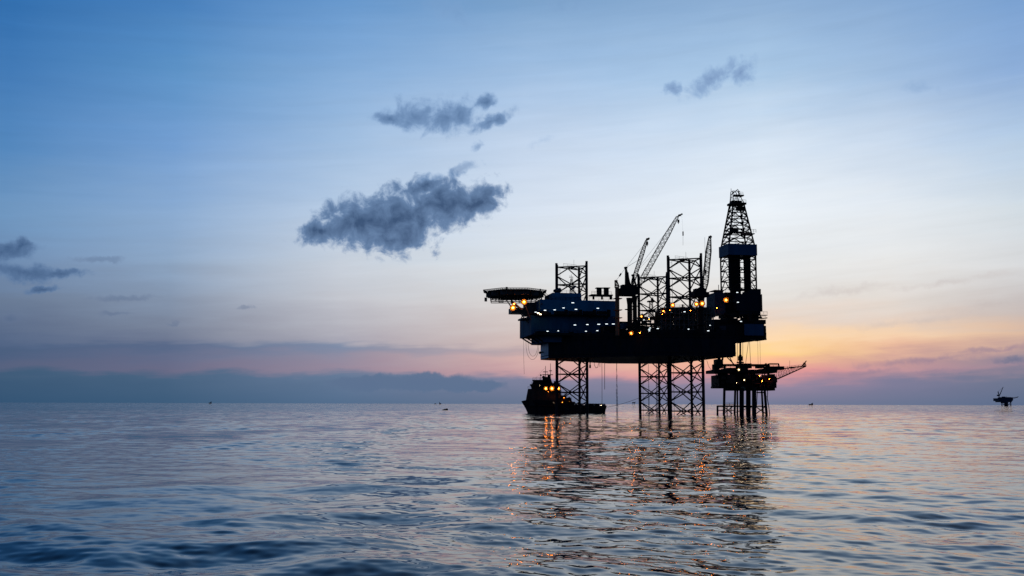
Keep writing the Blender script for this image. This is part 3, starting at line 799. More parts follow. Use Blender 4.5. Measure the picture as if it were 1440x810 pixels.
mb = MB(); pbox(mb, 1047, 1074, 455.5, 471.5, YC - 2.3, .25); mb.build('side_panel', 'wall', cao)
mb = MB(); pbox(mb, 1006, 1036, 449, 454, YC - 2, 10); pbox(mb, 1020, 1030, 447, 450, YC, 6)
for i in range(14):
    q = P(rnd.uniform(1000, 1074), rnd.uniform(448, 454), YC + rnd.uniform(-2, 6)); mb.cbox(q, rnd.uniform(.6, 3), 1.5, rnd.uniform(.6, 1.8))
mb.rail([P(1000, 454, YC - 2), P(1045, 454, YC - 2)], 1.1, .06, 1.5); mb.rail([P(1043, 449, YC - 1), P(1077, 449, YC - 1)], 1.1, .06, 1.5)
mb.beam(P(1070, 448, YC), P(1079, 447, YC), .2); mb.build('deck_gear', 'steel', cao)
mb = MB(); mb.beam(P(1076.5, 468, YC + 1), P(1076.5, 477, YC + 1), .35); mb.ball(P(1077, 477, YC + 1), .4); mb.ball(P(1073.5, 477.4, YC + 1), .35); mb.build('fairlead', 'steel', cao)
mb = MB(); q = P(1041, 479, YC + 6); mb.beam(q, P(1041, 505, YC + 6), .36, 8)
mb.beam(P(1041, 501, YC + 6), P(1041, 507, YC + 6), .95, 8); mb.beam(P(1041, 507, YC + 6), P(1041, 511.5, YC + 6), .6, 8); mb.beam(P(1036, 509.8, YC + 6), P(1046, 509.8, YC + 6), .28, 6); mb.beam(P(1041, 499, YC + 6), P(1041, 500.8, YC + 6), .6, 8)
mb.build('drilling_riser', 'steel', cao)
mb = MB()
for (a, b) in (((1022, 502), (1034, 514)), ((1026, 502), (1031, 512)), ((1031, 502), (1022, 502.2))): mb.beam(P(*a, 398), P(*b, 398), .2)
mb.build('access_stair', 'steel', cao)

# ---- deck gear between the legs
def gear(name, mat, boxes, Y, extra=None):
    mb = MB()
    for b in boxes: pbox(mb, *b[:4], Y + (b[4] if len(b) > 4 else 0), b[5] if len(b) > 5 else 4)
    if extra: extra(mb)
    return mb.build(name, mat, rig)
def deck_frame(x0, x1, ys, Y, nx, name='deck_frame', seed=1):
    r2 = random.Random(seed); mb = MB(); xs = [x0 + (x1 - x0) * i / nx for i in range(nx + 1)]
    for x in xs:
        for dy in (0, 6): mb.beam(P(x, ys[-1], Y + dy), P(x, ys[0], Y + dy), .2)
    for y in ys:
        for dy in (0, 6): mb.beam(P(x0, y, Y + dy), P(x1, y, Y + dy), .22)
        pbox(mb, x0, x1, y, y + .8, Y + .4, 5.2)
        mb.rail([P(x0, y, Y), P(x1, y, Y)], 1.1, .06, 1.6)
    for y0, y1 in zip(ys[:-1], ys[1:]):
        for xa, xb in zip(xs[:-1], xs[1:]):
            t = r2.random()
            if t < .3: mb.beam(P(xa, y1, Y), P(xb, y0, Y), .14)
            elif t < .5: mb.beam(P(xa, y0, Y), P(xb, y1, Y), .14)
            u = r2.random()
            if u < .5:
                q = P(xa + (xb - xa) * r2.uniform(.2, .6), y1 - .2, Y + r2.uniform(1, 5)); h = (q.z - P(xa, y0, Y).z)
                w = r2.uniform(.5, 2.6); mb.box(q, w, r2.uniform(1, 2.5), abs(h) * r2.uniform(.3, .8))
            if r2.random() < .5:
                yy = r2.uniform(y0, y1); mb.beam(P(xa - 1, yy, Y + 1), P(xb + 1, yy, Y + 1), r2.uniform(.1, .35))
    return mb.build(name, 'truss', rig)
deck_frame(897, 945, (446, 455, 463, 470), 376, 8, 'deck_frame', 3)
deck_frame(930, 1000, (433, 441, 449, 457, 464, 470), 366, 11, 'pipe_rack', 5)
deck_frame(948, 1003, (436, 446, 456, 468), 384, 8, 'mud_module', 9)
gear('deck_module', 'steel', [(850, 880, 458, 470, 0, 6), (871, 884, 452, 458.2, 1, 4), (894, 899, 452, 470, 0, 5)], 374)
gear('deck_module', 'navy', [(876.5, 884, 454, 462, 0, 4)], 370)
gear('deck_module', 'steel', [(940, 962, 456, 470, 0, 7), (968, 1000, 458, 470, 0, 7), (955, 966, 447, 456.1, 1, 5), (984, 993, 438, 458, 3, 4)], 371)
gear('deck_module', 'steel', [(908, 918, 461, 470, 0, 5), (923, 936, 463, 470, 0, 5), (922, 926, 447, 463.1, 0, 2)], 380)
gear('tool_house', 'slate', [(1012, 1021, 458, 467, -3.2, 1.0)], YC)
gear('deck_module', 'steel', [(985, 1002, 461, 472, 0, 8), (999, 1012, 449, 461, 3, 6)], 385)
def pipes(mb):
    for i in range(9):
        y = 440 + i * 1.2; mb.beam(P(921, y, 372 + i % 3), P(947, y + .4, 372 + i % 3), .22)
    mb.beam(P(897, 447.5, 374), P(947, 444, 374), .35); mb.beam(P(899, 449.5, 374), P(946, 449.5, 374), .2)
    mb.box(P(926, 447, 372), 5, 2.2, 1.4)
o = gear('pipe_bundle', 'orange', [(925, 940, 436.5, 438, 0, 2)], 374, pipes); o['label'] = 'pipe bundle painted orange to show lamp light'  # orange stands in for lamp light on the pipes
mb = MB(); q = P(915.5, 447, 386)
mb.lattice(q, P(915.5, 424, 386), 1.6, 1.0, 6, .1, .07, A); mb.cbox(P(915.5, 424, 386), 2.6, 2.2, .5); mb.cbox(P(917, 422, 386), .8, .8, 1.4); mb.beam(P(918, 424, 386), P(918, 418, 386), .12); mb.build('lamp_mast', 'steel', rig)
for x, y0, y1, Yv in ((903, 470, 441, 372), (960, 470, 428, 380), (973, 470, 430, 386), (942, 470, 425, 388), (980, 470, 424, 372), (995, 470, 433, 374), (1000, 470, 440, 380)):
    mb = MB(); mb.beam(P(x, y0, Yv), P(x, y1, Yv), .28, 6); mb.beam(P(x - 3, y1 + 1, Yv), P(x + 3, y1 + 1, Yv), .12, 5); mb.cbox(P(x, y1 + 4, Yv), 1.6, 1.2, .2); mb.build('vent_post', 'steel', rig)

# ---- lamps of the rig
for x, y, Y, r in ((737, 424.5, 383, .55), (721.3, 432.8, 382, .55), (722.8, 427.5, 383, .28)): lamp(rig, x, y, Y, r=r, mat='sodium_hot')
for x, y, Y, r in ((946, 429, 362, .38), (979.5, 427.6, 358, .40), (987.6, 426.8, 357, .46), (887.6, 468.6, 366, .38), (900, 468.2, 366, .36), (1021, 421.8, 393, .50), (902, 445, 368, .22), (933, 437.5, 366, .25), (940, 441, 366, .2), (1008, 433, 394, .2)): lamp(rig, x, y, Y, r=r)
for x, y in ((805.5, 425.8), (792.5, 433), (810, 435), (840.7, 433.5), (780, 435.7), (766.4, 436.3), (753.4, 439)): lamp(rig, x, y, YA - 3.6, 'deck_light', rnd.uniform(.15, .25), 'tube')
for x, y in ((808.5, 457), (826, 456.4), (842, 456), (853, 455.6), (862.5, 455.6), (770, 465.8), (785, 465.3), (824, 465.8), (840, 465), (864, 465)): lamp(rig, x, y, YA - 4.2, 'deck_light', rnd.uniform(.17, .25) if y < 460 else rnd.uniform(.10, .17), 'tube')
for x, y, Y in ((1036.8, 411.2, 390), (1037.7, 425, 390), (1042, 452, 389), (988.5, 456.8, 364), (998.7, 457.4, 366), (988.8, 464.8, 364), (996, 465.2, 364), (962.7, 438.4, 364), (988.3, 446.6, 364), (913, 463, 374), (925, 462, 374), (907, 467, 372)): lamp(rig, x, y, Y, 'deck_light', .17, 'tube')
for i in range(6): lamp(rig, rnd.uniform(898, 1003), rnd.uniform(444, 468), 364.5, 'deck_light', rnd.uniform(.07, .13), 'tube')  # extra lamps added at random as small white gleams
for i in range(5): lamp(rig, rnd.uniform(896, 1000), rnd.uniform(436, 466), 364.5, r=rnd.uniform(.10, .17))  # extra lamps added at random as small orange gleams
for x, y in ((757, 440.3), (760, 442)): lamp(rig, x, y, YA - 3.6, 'deck_light', .14, 'warm')

# ================================================================== WELLHEAD PLATFORM
wp = thing('wellhead_platform', (P(1045, 560, 398).x, 398, 0), 'small dark fixed wellhead platform on piles under the rig cantilever', 'platform')
YW = 390.0
md = MB(); pbox(md, 1011, 1038, 527, 545.5, YW, 15, XYZ); pbox(md, 1038, 1063, 523.9, 545.5, YW + 1, 15, XYZ); pbox(md, 1063, 1076, 531, 545.5, YW + 2, 12, XYZ); pbox(md, 1077.5, 1092, 529, 545.5, YW, 15, XYZ); pbox(md, 1084, 1090, 526, 529.1, YW + 1, 6, XYZ); pbox(md, 1013, 1024, 523.9, 527.1, YW + 2, 6, XYZ)
pbox(md, 1063, 1077.5, 541, 543, YW + 1, 14, XYZ)
pbox(md, 1005, 1093, 519.5, 524, YW - 1, 18, XYZ); pbox(md, 1024, 1052, 517, 519.6, YW, 14, XYZ); pbox(md, 1078, 1088, 517.5, 519.6, YW, 14, XYZ); pbox(md, 1027, 1090, 545.4, 549, YW + 2, 12, XYZ)
# plated lower deck is pulled apart into bays so the sky shows between
mdo = md.build('deck_block', 'steel', wp)
mb = MB(); pbox(mb, 1018, 1082, 511.8, 514.6, YW, 3, XYZ); pbox(mb, 1018, 1082, 511.8, 514.6, YW + 13, 3, XYZ); pbox(mb, 1078, 1103, 515, 519.8, YW + 1, 5, XYZ)
for x in (1019, 1036, 1046, 1055.5, 1070, 1081): mb.beam(P(x, 513, YW + 1), P(x, 518, YW + 1), .5)
pbox(mb, 1082, 1095, 510.8, 512.2, YW + 2, 3, XYZ); mb.beam(P(1094.5, 511, YW + 3), P(1095.5, 516, YW + 3), .3); mb.beam(P(1070, 517, YW + 2), P(1078, 511.5, YW + 2), .45); pbox(mb, 1040, 1057, 511, 517.6, YW + 4, 6, XYZ); pbox(mb, 1066, 1074, 513.8, 517.6, YW + 3, 5, XYZ)
mb.build('skid_beam', 'steel', wp)
mb = MB(); pbox(mb, 1008, 1017, 505, 517.6, YW + 1, 6, XYZ); pbox(mb, 1005, 1012, 512, 523, YW, 5, XYZ); mb.beam(P(1011, 506, YW + 2), P(1012, 501.5, YW + 2), .7, 8, .4); mb.beam(P(1016, 506, YW + 2), P(1016.5, 502, YW + 2), .35)
mb.build('deck_crane_base', 'steel', wp)
mb = MB(); pbox(mb, 1003, 1012, 543.3, 545.6, YW + 1, 5, XYZ); mb.rail([P(1003.4, 543.2, YW + 1), P(1011, 543.2, YW + 1)], 1.2, .08, 1.0); mb.beam(P(1006, 524, YW + 2), P(1011, 536, YW + 2), .2); mb.build('side_walkway', 'steel', wp)
mb = MB()
for (x0, x1, y) in ((1012, 1092, 531), (1012, 1092, 538)): mb.rail([P(x0, y, YW - .6), P(x1, y, YW - .6)], 1.0, .08, 1.4)
mb.rail([P(1005, 517.4, YW - 1), P(1093, 517.4, YW - 1)], 1.1, .07, 1.5); mb.build('handrail', 'steel', wp)
mb = MB(); r2 = random.Random(4)
for i in range(30):
    q = P(r2.uniform(1013, 1090), r2.uniform(528, 544), YW - r2.uniform(.4, 1.5)); mb.cbox(q, r2.uniform(.5, 2.5), r2.uniform(.4, 1.2), r2.uniform(.5, 2.2), XYZ)
for i in range(12):
    x = r2.uniform(1012, 1090); mb.beam(P(x, 524, YW - .5), P(x, 546, YW - .5), r2.uniform(.1, .25))
mb.build('process_gear', 'lamplit_steel', wp)  # red cast of the lamps is in this colour
def pile(x0, y0, x1, Y, r, name='leg'):
    a = P(x0, y0, Y); b = P(x1, 583, Y); d = (b - a); b = a + d * ((a.z + 6) / (a.z - b.z))
    MB().beam(a, b, r, 10).build(name, 'steel', wp)
for x0, x1, Y, r in ((1018.7, 1018, 385, .5), (1034, 1033, 404, .45), (1075, 1078, 386, .5), (1060.5, 1060.5, 384, .85), (1071, 1073, 405, .4)): pile(x0, 545, x1, Y, r)
for x, Y, r in ((1043, 388, .9), (1052.3, 392, .95), (1037, 396, .35)): pile(x, 546, x, Y, r, 'conductor')
mb = MB()
for (a, b, r, Y) in (((1009, 571.3), (1063, 571.3), .3, 384), ((1062, 571.3), (1077, 571.3), .22, 386), ((1018, 572), (1030, 582), .2, 386), ((1030, 572), (1018.5, 581), .2, 386), ((1063, 582), (1076, 572), .2, 386), ((1063, 572), (1077, 582), .2, 386), ((1064, 552), (1075, 552), .24, 386), ((1065, 549), (1064, 571), .15, 386), ((1020, 568.5), (1033, 568.5), .12, 386), ((1021, 548), (1031, 548), .2, 386), ((1032, 571), (1060, 574), .15, 400), ((1034, 580), (1060, 571), .15, 400)): MB().beam(P(*a, Y), P(*b, Y), r).build('brace', 'steel', wp)
mb = MB(); 
for x in (1009, 1022.5, 1028): mb.beam(P(x, 571, 383), P(x, 588, 383), .38 if x < 1010 else .2, 8)
mb.beam(P(1008, 571, 383), P(1034, 571, 383), .26); mb.beam(P(1010, 577, 383), P(1034, 577, 383), .16); mb.rail([P(1019, 571, 384), P(1033, 571, 384)], 1.2, .07, 1.4); mb.build('boat_landing', 'steel', wp)
mb = MB(); pts = [P(1078.5, 546, 387), P(1079.6, 552, 387), P(1079, 560, 387), P(1081, 571, 387), P(1083, 588, 387)]; mb.tube(pts, .16); mb.beam(P(1074, 548, 387), P(1079, 548, 387), .12); mb.beam(P(1076, 558, 387), P(1079.2, 558, 387), .12); mb.build('drain_pipe', 'steel', wp)
mb = MB(); YF = 394
U0, U1, L0, L1 = P(1092, 519.5, YF), P(1133.5, 514.6, YF), P(1092.5, 533.3, YF), P(1133.0, 515.3, YF)
for dy in (-1.2, 1.2):
    o_ = Vector((0, dy, 0)); mb.beam(U0 + o_, U1 + o_ * .3, .2); mb.beam(L0 + o_, L1 + o_ * .3, .17)
    for i in range(9):
        t = i / 9; t2 = (i + 1) / 9
        mb.beam(L0.lerp(L1, t) + o_ * (1 - .7 * t), U0.lerp(U1, (t + t2) / 2) + o_ * (1 - .7 * t), .08, 4); mb.beam(U0.lerp(U1, (t + t2) / 2) + o_ * (1 - .7 * t), L0.lerp(L1, t2) + o_ * (1 - .7 * t2), .08, 4)
for i in range(10):
    t = i / 9; mb.beam(U0.lerp(U1, t) + Vector((0, 1.2 * (1 - .7 * t), 0)), U0.lerp(U1, t) - Vector((0, 1.2 * (1 - .7 * t), 0)), .08, 4)
mb.rail([U0.lerp(U1, .25), U1], .7, .06, 1.4)
mb.beam(P(1128, 515, YF), P(1134, 507.3, YF), .3, 6, .18); mb.beam(P(1131, 516, YF), P(1131.5, 509.5, YF), .15); mb.beam(P(1133.5, 515, YF), P(1132, 510, YF), .15); mb.beam(P(1129, 510.5, YF), P(1133, 511, YF), .12)
mb.beam(P(1110.5, 517.5, YF), P(1110.5, 507, YF), .06, 4); mb.cbox(P(1113, 517, YF), 1.6, 1, .6, XYZ)
mb.build('flare_boom', 'steel', wp)
for x, y, r, mt in ((1039, 519.8, .32, 'warm'), (1045, 547, .42, 'sodium'), (1046.6, 534.5, .22, 'warm'), (1068, 528.5, .2, 'sodium'), (1036, 538.5, .14, 'warm'), (1072, 536, .2, 'sodium'), (1082, 533, .16, 'sodium')): lamp(wp, x, y, YW - 2.3, r=r, mat=mt)

# ================================================================== SUPPLY VESSEL
YV = 428.0
sv = thing('supply_vessel', (P(792, 581, YV).x, YV, 0), 'dark anchor handling supply vessel with three orange floodlights behind the bow leg', 'ship')
def X(px, Y=YV): return P(px, 575, Y).x
def ZV(py): return P(790, py, YV).z
def hullform(stations):
    mb = MB(); rings = []
    for x, half, hw, zt, fl in stations:     # half beam at top, at waterline, top height, x shift of keel
        rings.append([Vector((x, YV - half, zt)), Vector((x + fl * .5, YV - (half + hw) / 2, zt * .45)), Vector((x + fl, YV - hw, -1.5)), Vector((x + fl, YV + hw, -1.5)), Vector((x + fl * .5, YV + (half + hw) / 2, zt * .45)), Vector((x, YV + half, zt))])
    n = 6; vs = [v for r in rings for v in r]; fs = []
    for i in range(len(rings) - 1):
        for k in range(n - 1): fs.append((i * n + k, i * n + k + 1, (i + 1) * n + k + 1, (i + 1) * n + k))
        fs.append((i * n + 5, i * n, (i + 1) * n, (i + 1) * n + 5))
    fs.append(tuple(range(n))); fs.append(tuple((len(rings) - 1) * n + k for k in range(n - 1, -1, -1)))
    return mb.add(vs, fs)
hz_b = ZV(562)
mb = hullform([(X(733), .25, .05, ZV(564.5), 3.4), (X(735.5), 1.6, .3, ZV(563.6), 2.8), (X(741), 3.6, 1.6, ZV(562.5), 1.6), (X(750), 4.8, 3.7, ZV(562.5), .5), (X(765), 5, 4.6, ZV(563), 0), (X(800), 5, 4.7, ZV(565), 0), (X(806), 5, 4.7, ZV(568.5), 0), (X(835), 5, 4.7, ZV(570.3), 0), (X(851.5), 4.8, 4.4, ZV(570.5), -.8)])
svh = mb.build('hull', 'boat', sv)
mb = MB()
for sy in (-1, 1):
    mb.tube([Vector((X(737), YV + sy * 3.2, ZV(569))), Vector((X(760), YV + sy * 5.05, ZV(570.5))), Vector((X(851), YV + sy * 5.05, ZV(574)))], .2)
mb.build('fender', 'boat', svh)
mb = MB()
def vb(mb, x0, x1, y0, y1, hw, zb=None):
    z0 = ZV(y1) if zb is None else zb; z1 = ZV(y0); mb.box((X(x0), YV - hw, z0), X(x1) - X(x0), 2 * hw, z1 - z0, XYZ); return mb
def taper(mb, x0, x1, x0t, x1t, y0, y1, hw, hwt):
    a, b, c, d = X(x0), X(x1), X(x0t), X(x1t)
    return mb.prism([(a, YV - hw), (b, YV - hw), (b, YV + hw), (a, YV + hw)], ZV(y1), ZV(y0), [(c, YV - hwt), (d, YV - hwt), (d, YV + hwt), (c, YV + hwt)])
taper(mb, 739.5, 789, 742.5, 788, 547, 563, 4.6, 4.2); vb(mb, 744, 803, 562.9, 571, 4.5); vb(mb, 788, 796, 556, 565, 4.2); vb(mb, 796, 803, 561, 566, 4)
sup = mb.build('superstructure', 'boat_up', sv)
mb = MB(); taper(mb, 747.5, 784, 746, 784, 540.5, 547, 3.6, 4.0); vb(mb, 745.3, 766, 540.6, 542.6, 4.3); vb(mb, 764, 787, 538.8, 547.2, 3.4); wh = mb.build('wheelhouse', 'boat_up', sv)
mb = MB(); taper(mb, 748, 766, 750, 765, 535.5, 540.5, 3.2, 2.8); vb(mb, 748.6, 768, 534.4, 535.8, 3.2); mb.build('bridge', 'boat', wh)
mb = MB()
for x in range(750, 764, 3):
    q = Vector((X(x), YV - 3.12, ZV(539.4))); mb.box(q, .62, .1, .8, XYZ)
mb.build('window', 'hull', wh)
mb = MB(); q = Vector((X(768.5), YV, ZV(538)))
taper(mb, 761, 777, 764, 774, 530, 541, 1.8, 1.2)
for x, y0, y1, r in ((767.2, 532, 514.5, .16), (774.2, 535, 511, .16), (760.5, 538, 527, .16), (770.5, 533, 524, .12), (765, 533, 526, .1)):
    mb.beam(Vector((X(x), YV, ZV(y0))), Vector((X(x), YV, ZV(y1))), r, 5, r * .5)
for x, y, w in ((767.2, 523, 2.0), (767.2, 527, 2.8), (774.2, 527, 2.2), (774.2, 521.5, 1.2), (760.5, 528, .8)): mb.cbox(Vector((X(x), YV, ZV(y))), w, .5, .3, XYZ)
mb.ball(Vector((X(760.5), YV, ZV(527.5))), .4); mb.ball(Vector((X(772), YV, ZV(528.5))), .6); mb.ball(Vector((X(764.5), YV + 1, ZV(530.5))), .7)
mb.beam(Vector((X(767), YV, ZV(517))), Vector((X(749), YV, ZV(536))), .03, 3)
mb.build('mast', 'boat', wh)
mb = MB(); vb(mb, 779, 785, 536, 541, 1.0); mb.build('funnel', 'boat', sup)
mb = MB()
mb.rail([(X(749), YV - 3.2, ZV(534.4)), (X(768), YV - 3.2, ZV(534.4))], .9, .06, 1.2); mb.rail([(X(747), YV - 4.2, ZV(540.5)), (X(786), YV - 4, ZV(540.5))], .9, .06, 1.4); mb.rail([(X(742), YV - 4.3, ZV(547)), (X(788), YV - 4.3, ZV(547))], .9, .06, 1.4); mb.rail([(X(789), YV - 4.2, ZV(556)), (X(796), YV - 4.2, ZV(556))], .9, .06, 1.4)
mb.rail([(X(795), YV - 4.2, ZV(561)), (X(803), YV - 4.2, ZV(561))], .9, .06, 1.4); mb.build('handrail', 'boat', sup)
mb = MB()   # crash rail, cargo and winch on the working deck
for sy in (-1, 1):
    for x in range(808, 851, 4): mb.beam((X(x), YV + sy * 4.4, ZV(571)), (X(x), YV + sy * 4.4, ZV(567.2)), .14)
    mb.beam((X(806), YV + sy * 4.4, ZV(567.4)), (X(850), YV + sy * 4.4, ZV(568.3)), .18)
vb(mb, 828, 834, 567.5, 571, 1.5); vb(mb, 836, 842, 568.2, 571, 2.5); vb(mb, 846.5, 850.5, 569, 571, 4.4); mb.build('crash_rail', 'boat', sv)
mb = MB(); mb.beam((X(800), YV - 2, ZV(561.5)), (X(800), YV + 2, ZV(561.5)), .9, 10); vb(mb, 797, 804, 563.5, 566.5, 2.4); mb.build('winch', 'boat', sv)
mb = MB(); r3 = random.Random(21)
for i in range(26):
    x = r3.uniform(786, 808); yb = 566 if x < 803 else 568; mb.cbox(Vector((X(x), YV + r3.uniform(-4, 4), ZV(yb - r3.uniform(0, 5) * (1 if x < 803 else .4)))), r3.uniform(.3, 1.3), r3.uniform(.4, 1.5), r3.uniform(.3, 1.3), XYZ)
for x, y in ((788, 549), (794, 553), (800, 558)): mb.beam(Vector((X(x), YV - 3, ZV(566))), Vector((X(x), YV - 3, ZV(y))), .12, 5); mb.beam(Vector((X(x), YV - 3, ZV(y))), Vector((X(x + 3), YV - 3, ZV(y + 3))), .09, 4)
mb.build('deck_cargo', 'boat_up', sv)
mb = MB(); mb.beam((X(850.5), YV - 3, ZV(571.5)), (X(850.5), YV + 3, ZV(571.5)), .55, 10); mb.build('stern_roller', 'boat', sv)
def vlamp(x, y, hw, r, mat):
    lamp(sv, x, y, YV - hw, r=r, mat=mat)
for x in (767.6, 776.2, 785.2): vlamp(x, 546.3, 5.0, .42 if x != 776.2 else .5, 'sodium_hot')
vlamp(845.3, 570, 5.2, .17, 'warm'); vlamp(778.5, 566, 5.4, .10, 'warm'); vlamp(783, 557, 5.2, .13, 'sodium'); vlamp(793, 559.5, 5.0, .12, 'sodium'); vlamp(801, 565, 5.0, .10, 'sodium'); vlamp(759, 541.6, 4.6, .08, 'warm'); vlamp(771, 551, 5.0, .10, 'sodium'); vlamp(791, 566, 5.4, .12, 'sodium')  # stern lamp, then small scattered lamps added for sparkle

# ================================================================== ropes, hoses, streams
def cable(name, pts, r, label, cat, group=None, mat='rope'):
    mb = MB().tube([Vector(p) for p in pts], r); return tag(mb.build(name, mat), label, cat, group)
def sag(p, q, drop, n=14):
    return [p.lerp(q, i / n) - K * (drop * 4 * (i / n) * (1 - i / n)) for i in range(n + 1)]
cable('mooring_rope', sag(P(851, 573, 428), P(903, 557.8, 421), 0.5), .07, 'slack mooring rope running from vessel stern up to the far aft leg', 'rope')
cable('transfer_hose', [P(846.4, 509, 400), P(846.6, 530, 405), P(846.6, 569, 424)], .09, 'long dark hose hanging from hull down to vessel stern', 'hose')
cable('hanging_rope', [P(850.3, 509, 398), P(850.3, 547.6, 398)], .10, 'thin rope hanging from hull and ending above the vessel stern', 'rope')
cable('tag_line', [P(736.5, 449, 386), P(736.4, 500, 386), P(737.2, 526, 386)], .05, 'thin straight line dangling below the helideck gallery', 'rope')
for (x0, x1, yb, lab) in ((739.5, 758, 505.5, 'larger hose loop hanging left of the hull bow'), (742.5, 756.5, 501, 'smaller hose loop inside the larger one left of the bow')):
    pts = [];
    for i in range(21):
        t = i / 20; x = x0 + (x1 - x0) * (.5 - .5 * math.cos(math.pi * t)); y = 470 + (yb - 470) * math.sin(math.pi * t) ** .55
        pts.append(P(x, y, 392))
    cable('hose_loop', pts, .06, lab, 'hose', 'hose loops under the bow')
mb = MB(); mb.tube([P(829.8, 508, 396), P(829.8, 513.5, 396)], .2, 8); mb.beam(P(829.8, 513.4, 396), P(829.8, 517.6, 396), .36, 8)
tag(mb.build('pump_hose', 'rope'), 'short thick black hose end under hull beside the bow leg', 'hose')
cable('hose_bundle', [P(835.3, 508, 396), P(836, 514, 396), P(838, 517.5, 396), P(840.5, 516.5, 396), P(841.5, 512, 396), P(843.6, 508.5, 396), P(843.6, 516, 396)], .09, 'small tangled hose bight under the hull between leg and long hose', 'hose')
M['stream'] = bpy.data.materials.new('falling_water'); M['stream'].use_nodes = True
nt = M['stream'].node_tree; b = nt.nodes['Principled BSDF']; b.inputs['Base Color'].default_value = (.35, .38, .42, 1); b.inputs['Roughness'].default_value = .4
tcn = nt.nodes.new('ShaderNodeTexCoord'); mpn = nt.nodes.new('ShaderNodeMapping'); mpn.inputs['Scale'].default_value = (2, 2, .5); nzn = nt.nodes.new('ShaderNodeTexNoise'); nzn.inputs['Scale'].default_value = 1.6
mrn = nt.nodes.new('ShaderNodeMapRange'); mrn.inputs[1].default_value = .35; mrn.inputs[2].default_value = .65; mrn.inputs[3].default_value = .1; mrn.inputs[4].default_value = .6
nt.links.new(tcn.outputs['Object'], mpn.inputs[0]); nt.links.new(mpn.outputs[0], nzn.inputs[0]); nt.links.new(nzn.outputs[0], mrn.inputs[0]); nt.links.new(mrn.outputs[0], b.inputs['Alpha'])
def stream(px, Y, y0, r, lab):
    mb = MB(); z0 = P(px, y0, Y).z; x = P(px, y0, Y).x; r2 = random.Random(int(px))
    n = 26; ring = []
    for i in range(n + 1):
        t = i / n; c = Vector((x + r2.uniform(-.08, .08) * t, Y + r2.uniform(-.08, .08) * t, z0 * (1 - t) - .3 * t)); rr = r * (.45 + .9 * t) * r2.uniform(.75, 1.3)
        ring.append([c + Vector((rr * math.cos(k * 1.0472), rr * math.sin(k * 1.0472), 0)) for k in range(6)])
    mb.add([v for q in ring for v in q], [(i * 6 + k, i * 6 + (k + 1) % 6, (i + 1) * 6 + (k + 1) % 6, (i + 1) * 6 + k) for i in range(n) for k in range(6)])
    tag(mb.build('water_stream', 'stream', smooth=True), lab, 'falling water', 'streams of discharged water')
cable('stream_pipe', [P(867.2, 508.5, 396), P(867.2, 521, 396)], .11, 'short dark outfall pipe at the top of the lone water stream', 'pipe')
stream(867.2, 396, 519, .34, 'stream of discharged water falling free between vessel stern and aft legs')
stream(911.8, 400, 512, .26, 'stream of discharged water falling just inside the left edge of the far aft leg')
stream(923.2, 402, 512, .40, 'widest stream of discharged water falling behind the middle of the far aft leg')
for x, y0, y1, x1, lab in ((1037, 479, 511, 1037, 'tensioner cable just left of the drilling riser'), (1044.6, 479, 513, 1044.6, 'tensioner cable just right of the drilling riser'), (1052.5, 480, 512, 1048.5, 'slanting cable right of the riser, leaning left downwards'), (1054, 479, 514, 1055.6, 'slanting cable right of the riser, leaning right downwards'), (1065.4, 477, 514, 1066.2, 'left one of the thin cable pair below the cantilever end'), (1068.6, 477, 516, 1069.4, 'right one of the thin cable pair below the cantilever end')):
    cable('tensioner_cable', [P(x, y0, YC + 5), P(x1, y1, YC + 5)], .09 if x < 1060 else .05, lab, 'cable', 'cables from cantilever to wellhead platform')
cable('flow_hose', [P(994, 507, 392), P(996.5, 515, 392), P(1000, 520, 392), P(1005, 522.5, 392)], .07, 'curved hose sagging from hull stern to wellhead platform', 'hose')

# ================================================================== far things
fp = thing('production_platform', (P(1414, 571, 3640).x, 3640, 0), 'distant production platform with raised crane boom at right edge of the horizon', 'platform')
YP = 3640
def fb(mb, x0, x1, y0, y1, d=40, Y=YP): return pbox(mb, x0, x1, y0, y1, Y, d, XYZ)
mb = MB(); fb(mb, 1404.3, 1424, 560, 564); fb(mb, 1406, 1423, 563.9, 565.6, 34); fb(mb, 1408.5, 1420, 559, 560.1, 30); fb(mb, 1403, 1408, 560.1, 560.9, 30); fb(mb, 1409.5, 1422, 558.4, 559.1, 25); fb(mb, 1411, 1414, 557.6, 558.5, 12); fb(mb, 1412, 1418, 565.5, 567, 25); fb(mb, 1424, 1424.6, 558.7, 563, 20); mb.beam(P(1415.6, 559, YP), P(1415.6, 557, YP), .5); mb.build('deck_block', 'far', fp)
for x, r in ((1408.7, 1.6), (1412.6, 2), (1414.5, 3.0), (1416.6, 2.4), (1421.2, 1.8)):
    a = P(x, 564, YP + 10); MB().beam(a, Vector((a.x, a.y, -6)), r, 8).build('leg', 'far', fp)
mb = MB(); mb.beam(P(1408, 569.3, YP), P(1422, 569.3, YP), .9); mb.beam(P(1409, 565, YP), P(1412, 570, YP), .7); mb.beam(P(1418, 569.5, YP), P(1421.5, 565, YP), .7); mb.build('brace', 'far', fp)
mb = MB(); fb(mb, 1403.3, 1406, 555, 557, 8); mb.beam(P(1404.8, 561, YP), P(1404.8, 556, YP), 1.6, 8); mb.beam(P(1405, 556, YP), P(1403.4, 550.7, YP), 1.5, 6, 1.8); mb.beam(P(1405.6, 556, YP), P(1410.7, 544.2, YP), 1.5, 6, .9); mb.beam(P(1403.4, 550.7, YP), P(1410.4, 545, YP), .25, 4); mb.build('crane', 'far', fp)
mb = MB(); mb.beam(P(1424, 559.6, YP), P(1431.6, 558.2, YP), 1.3, 6, .8); mb.beam(P(1424, 561.2, YP), P(1431.4, 558.6, YP), .6, 5); mb.beam(P(1431, 558.6, YP), P(1431.8, 557.6, YP), 1.3); mb.build('flare_boom', 'far', fp)

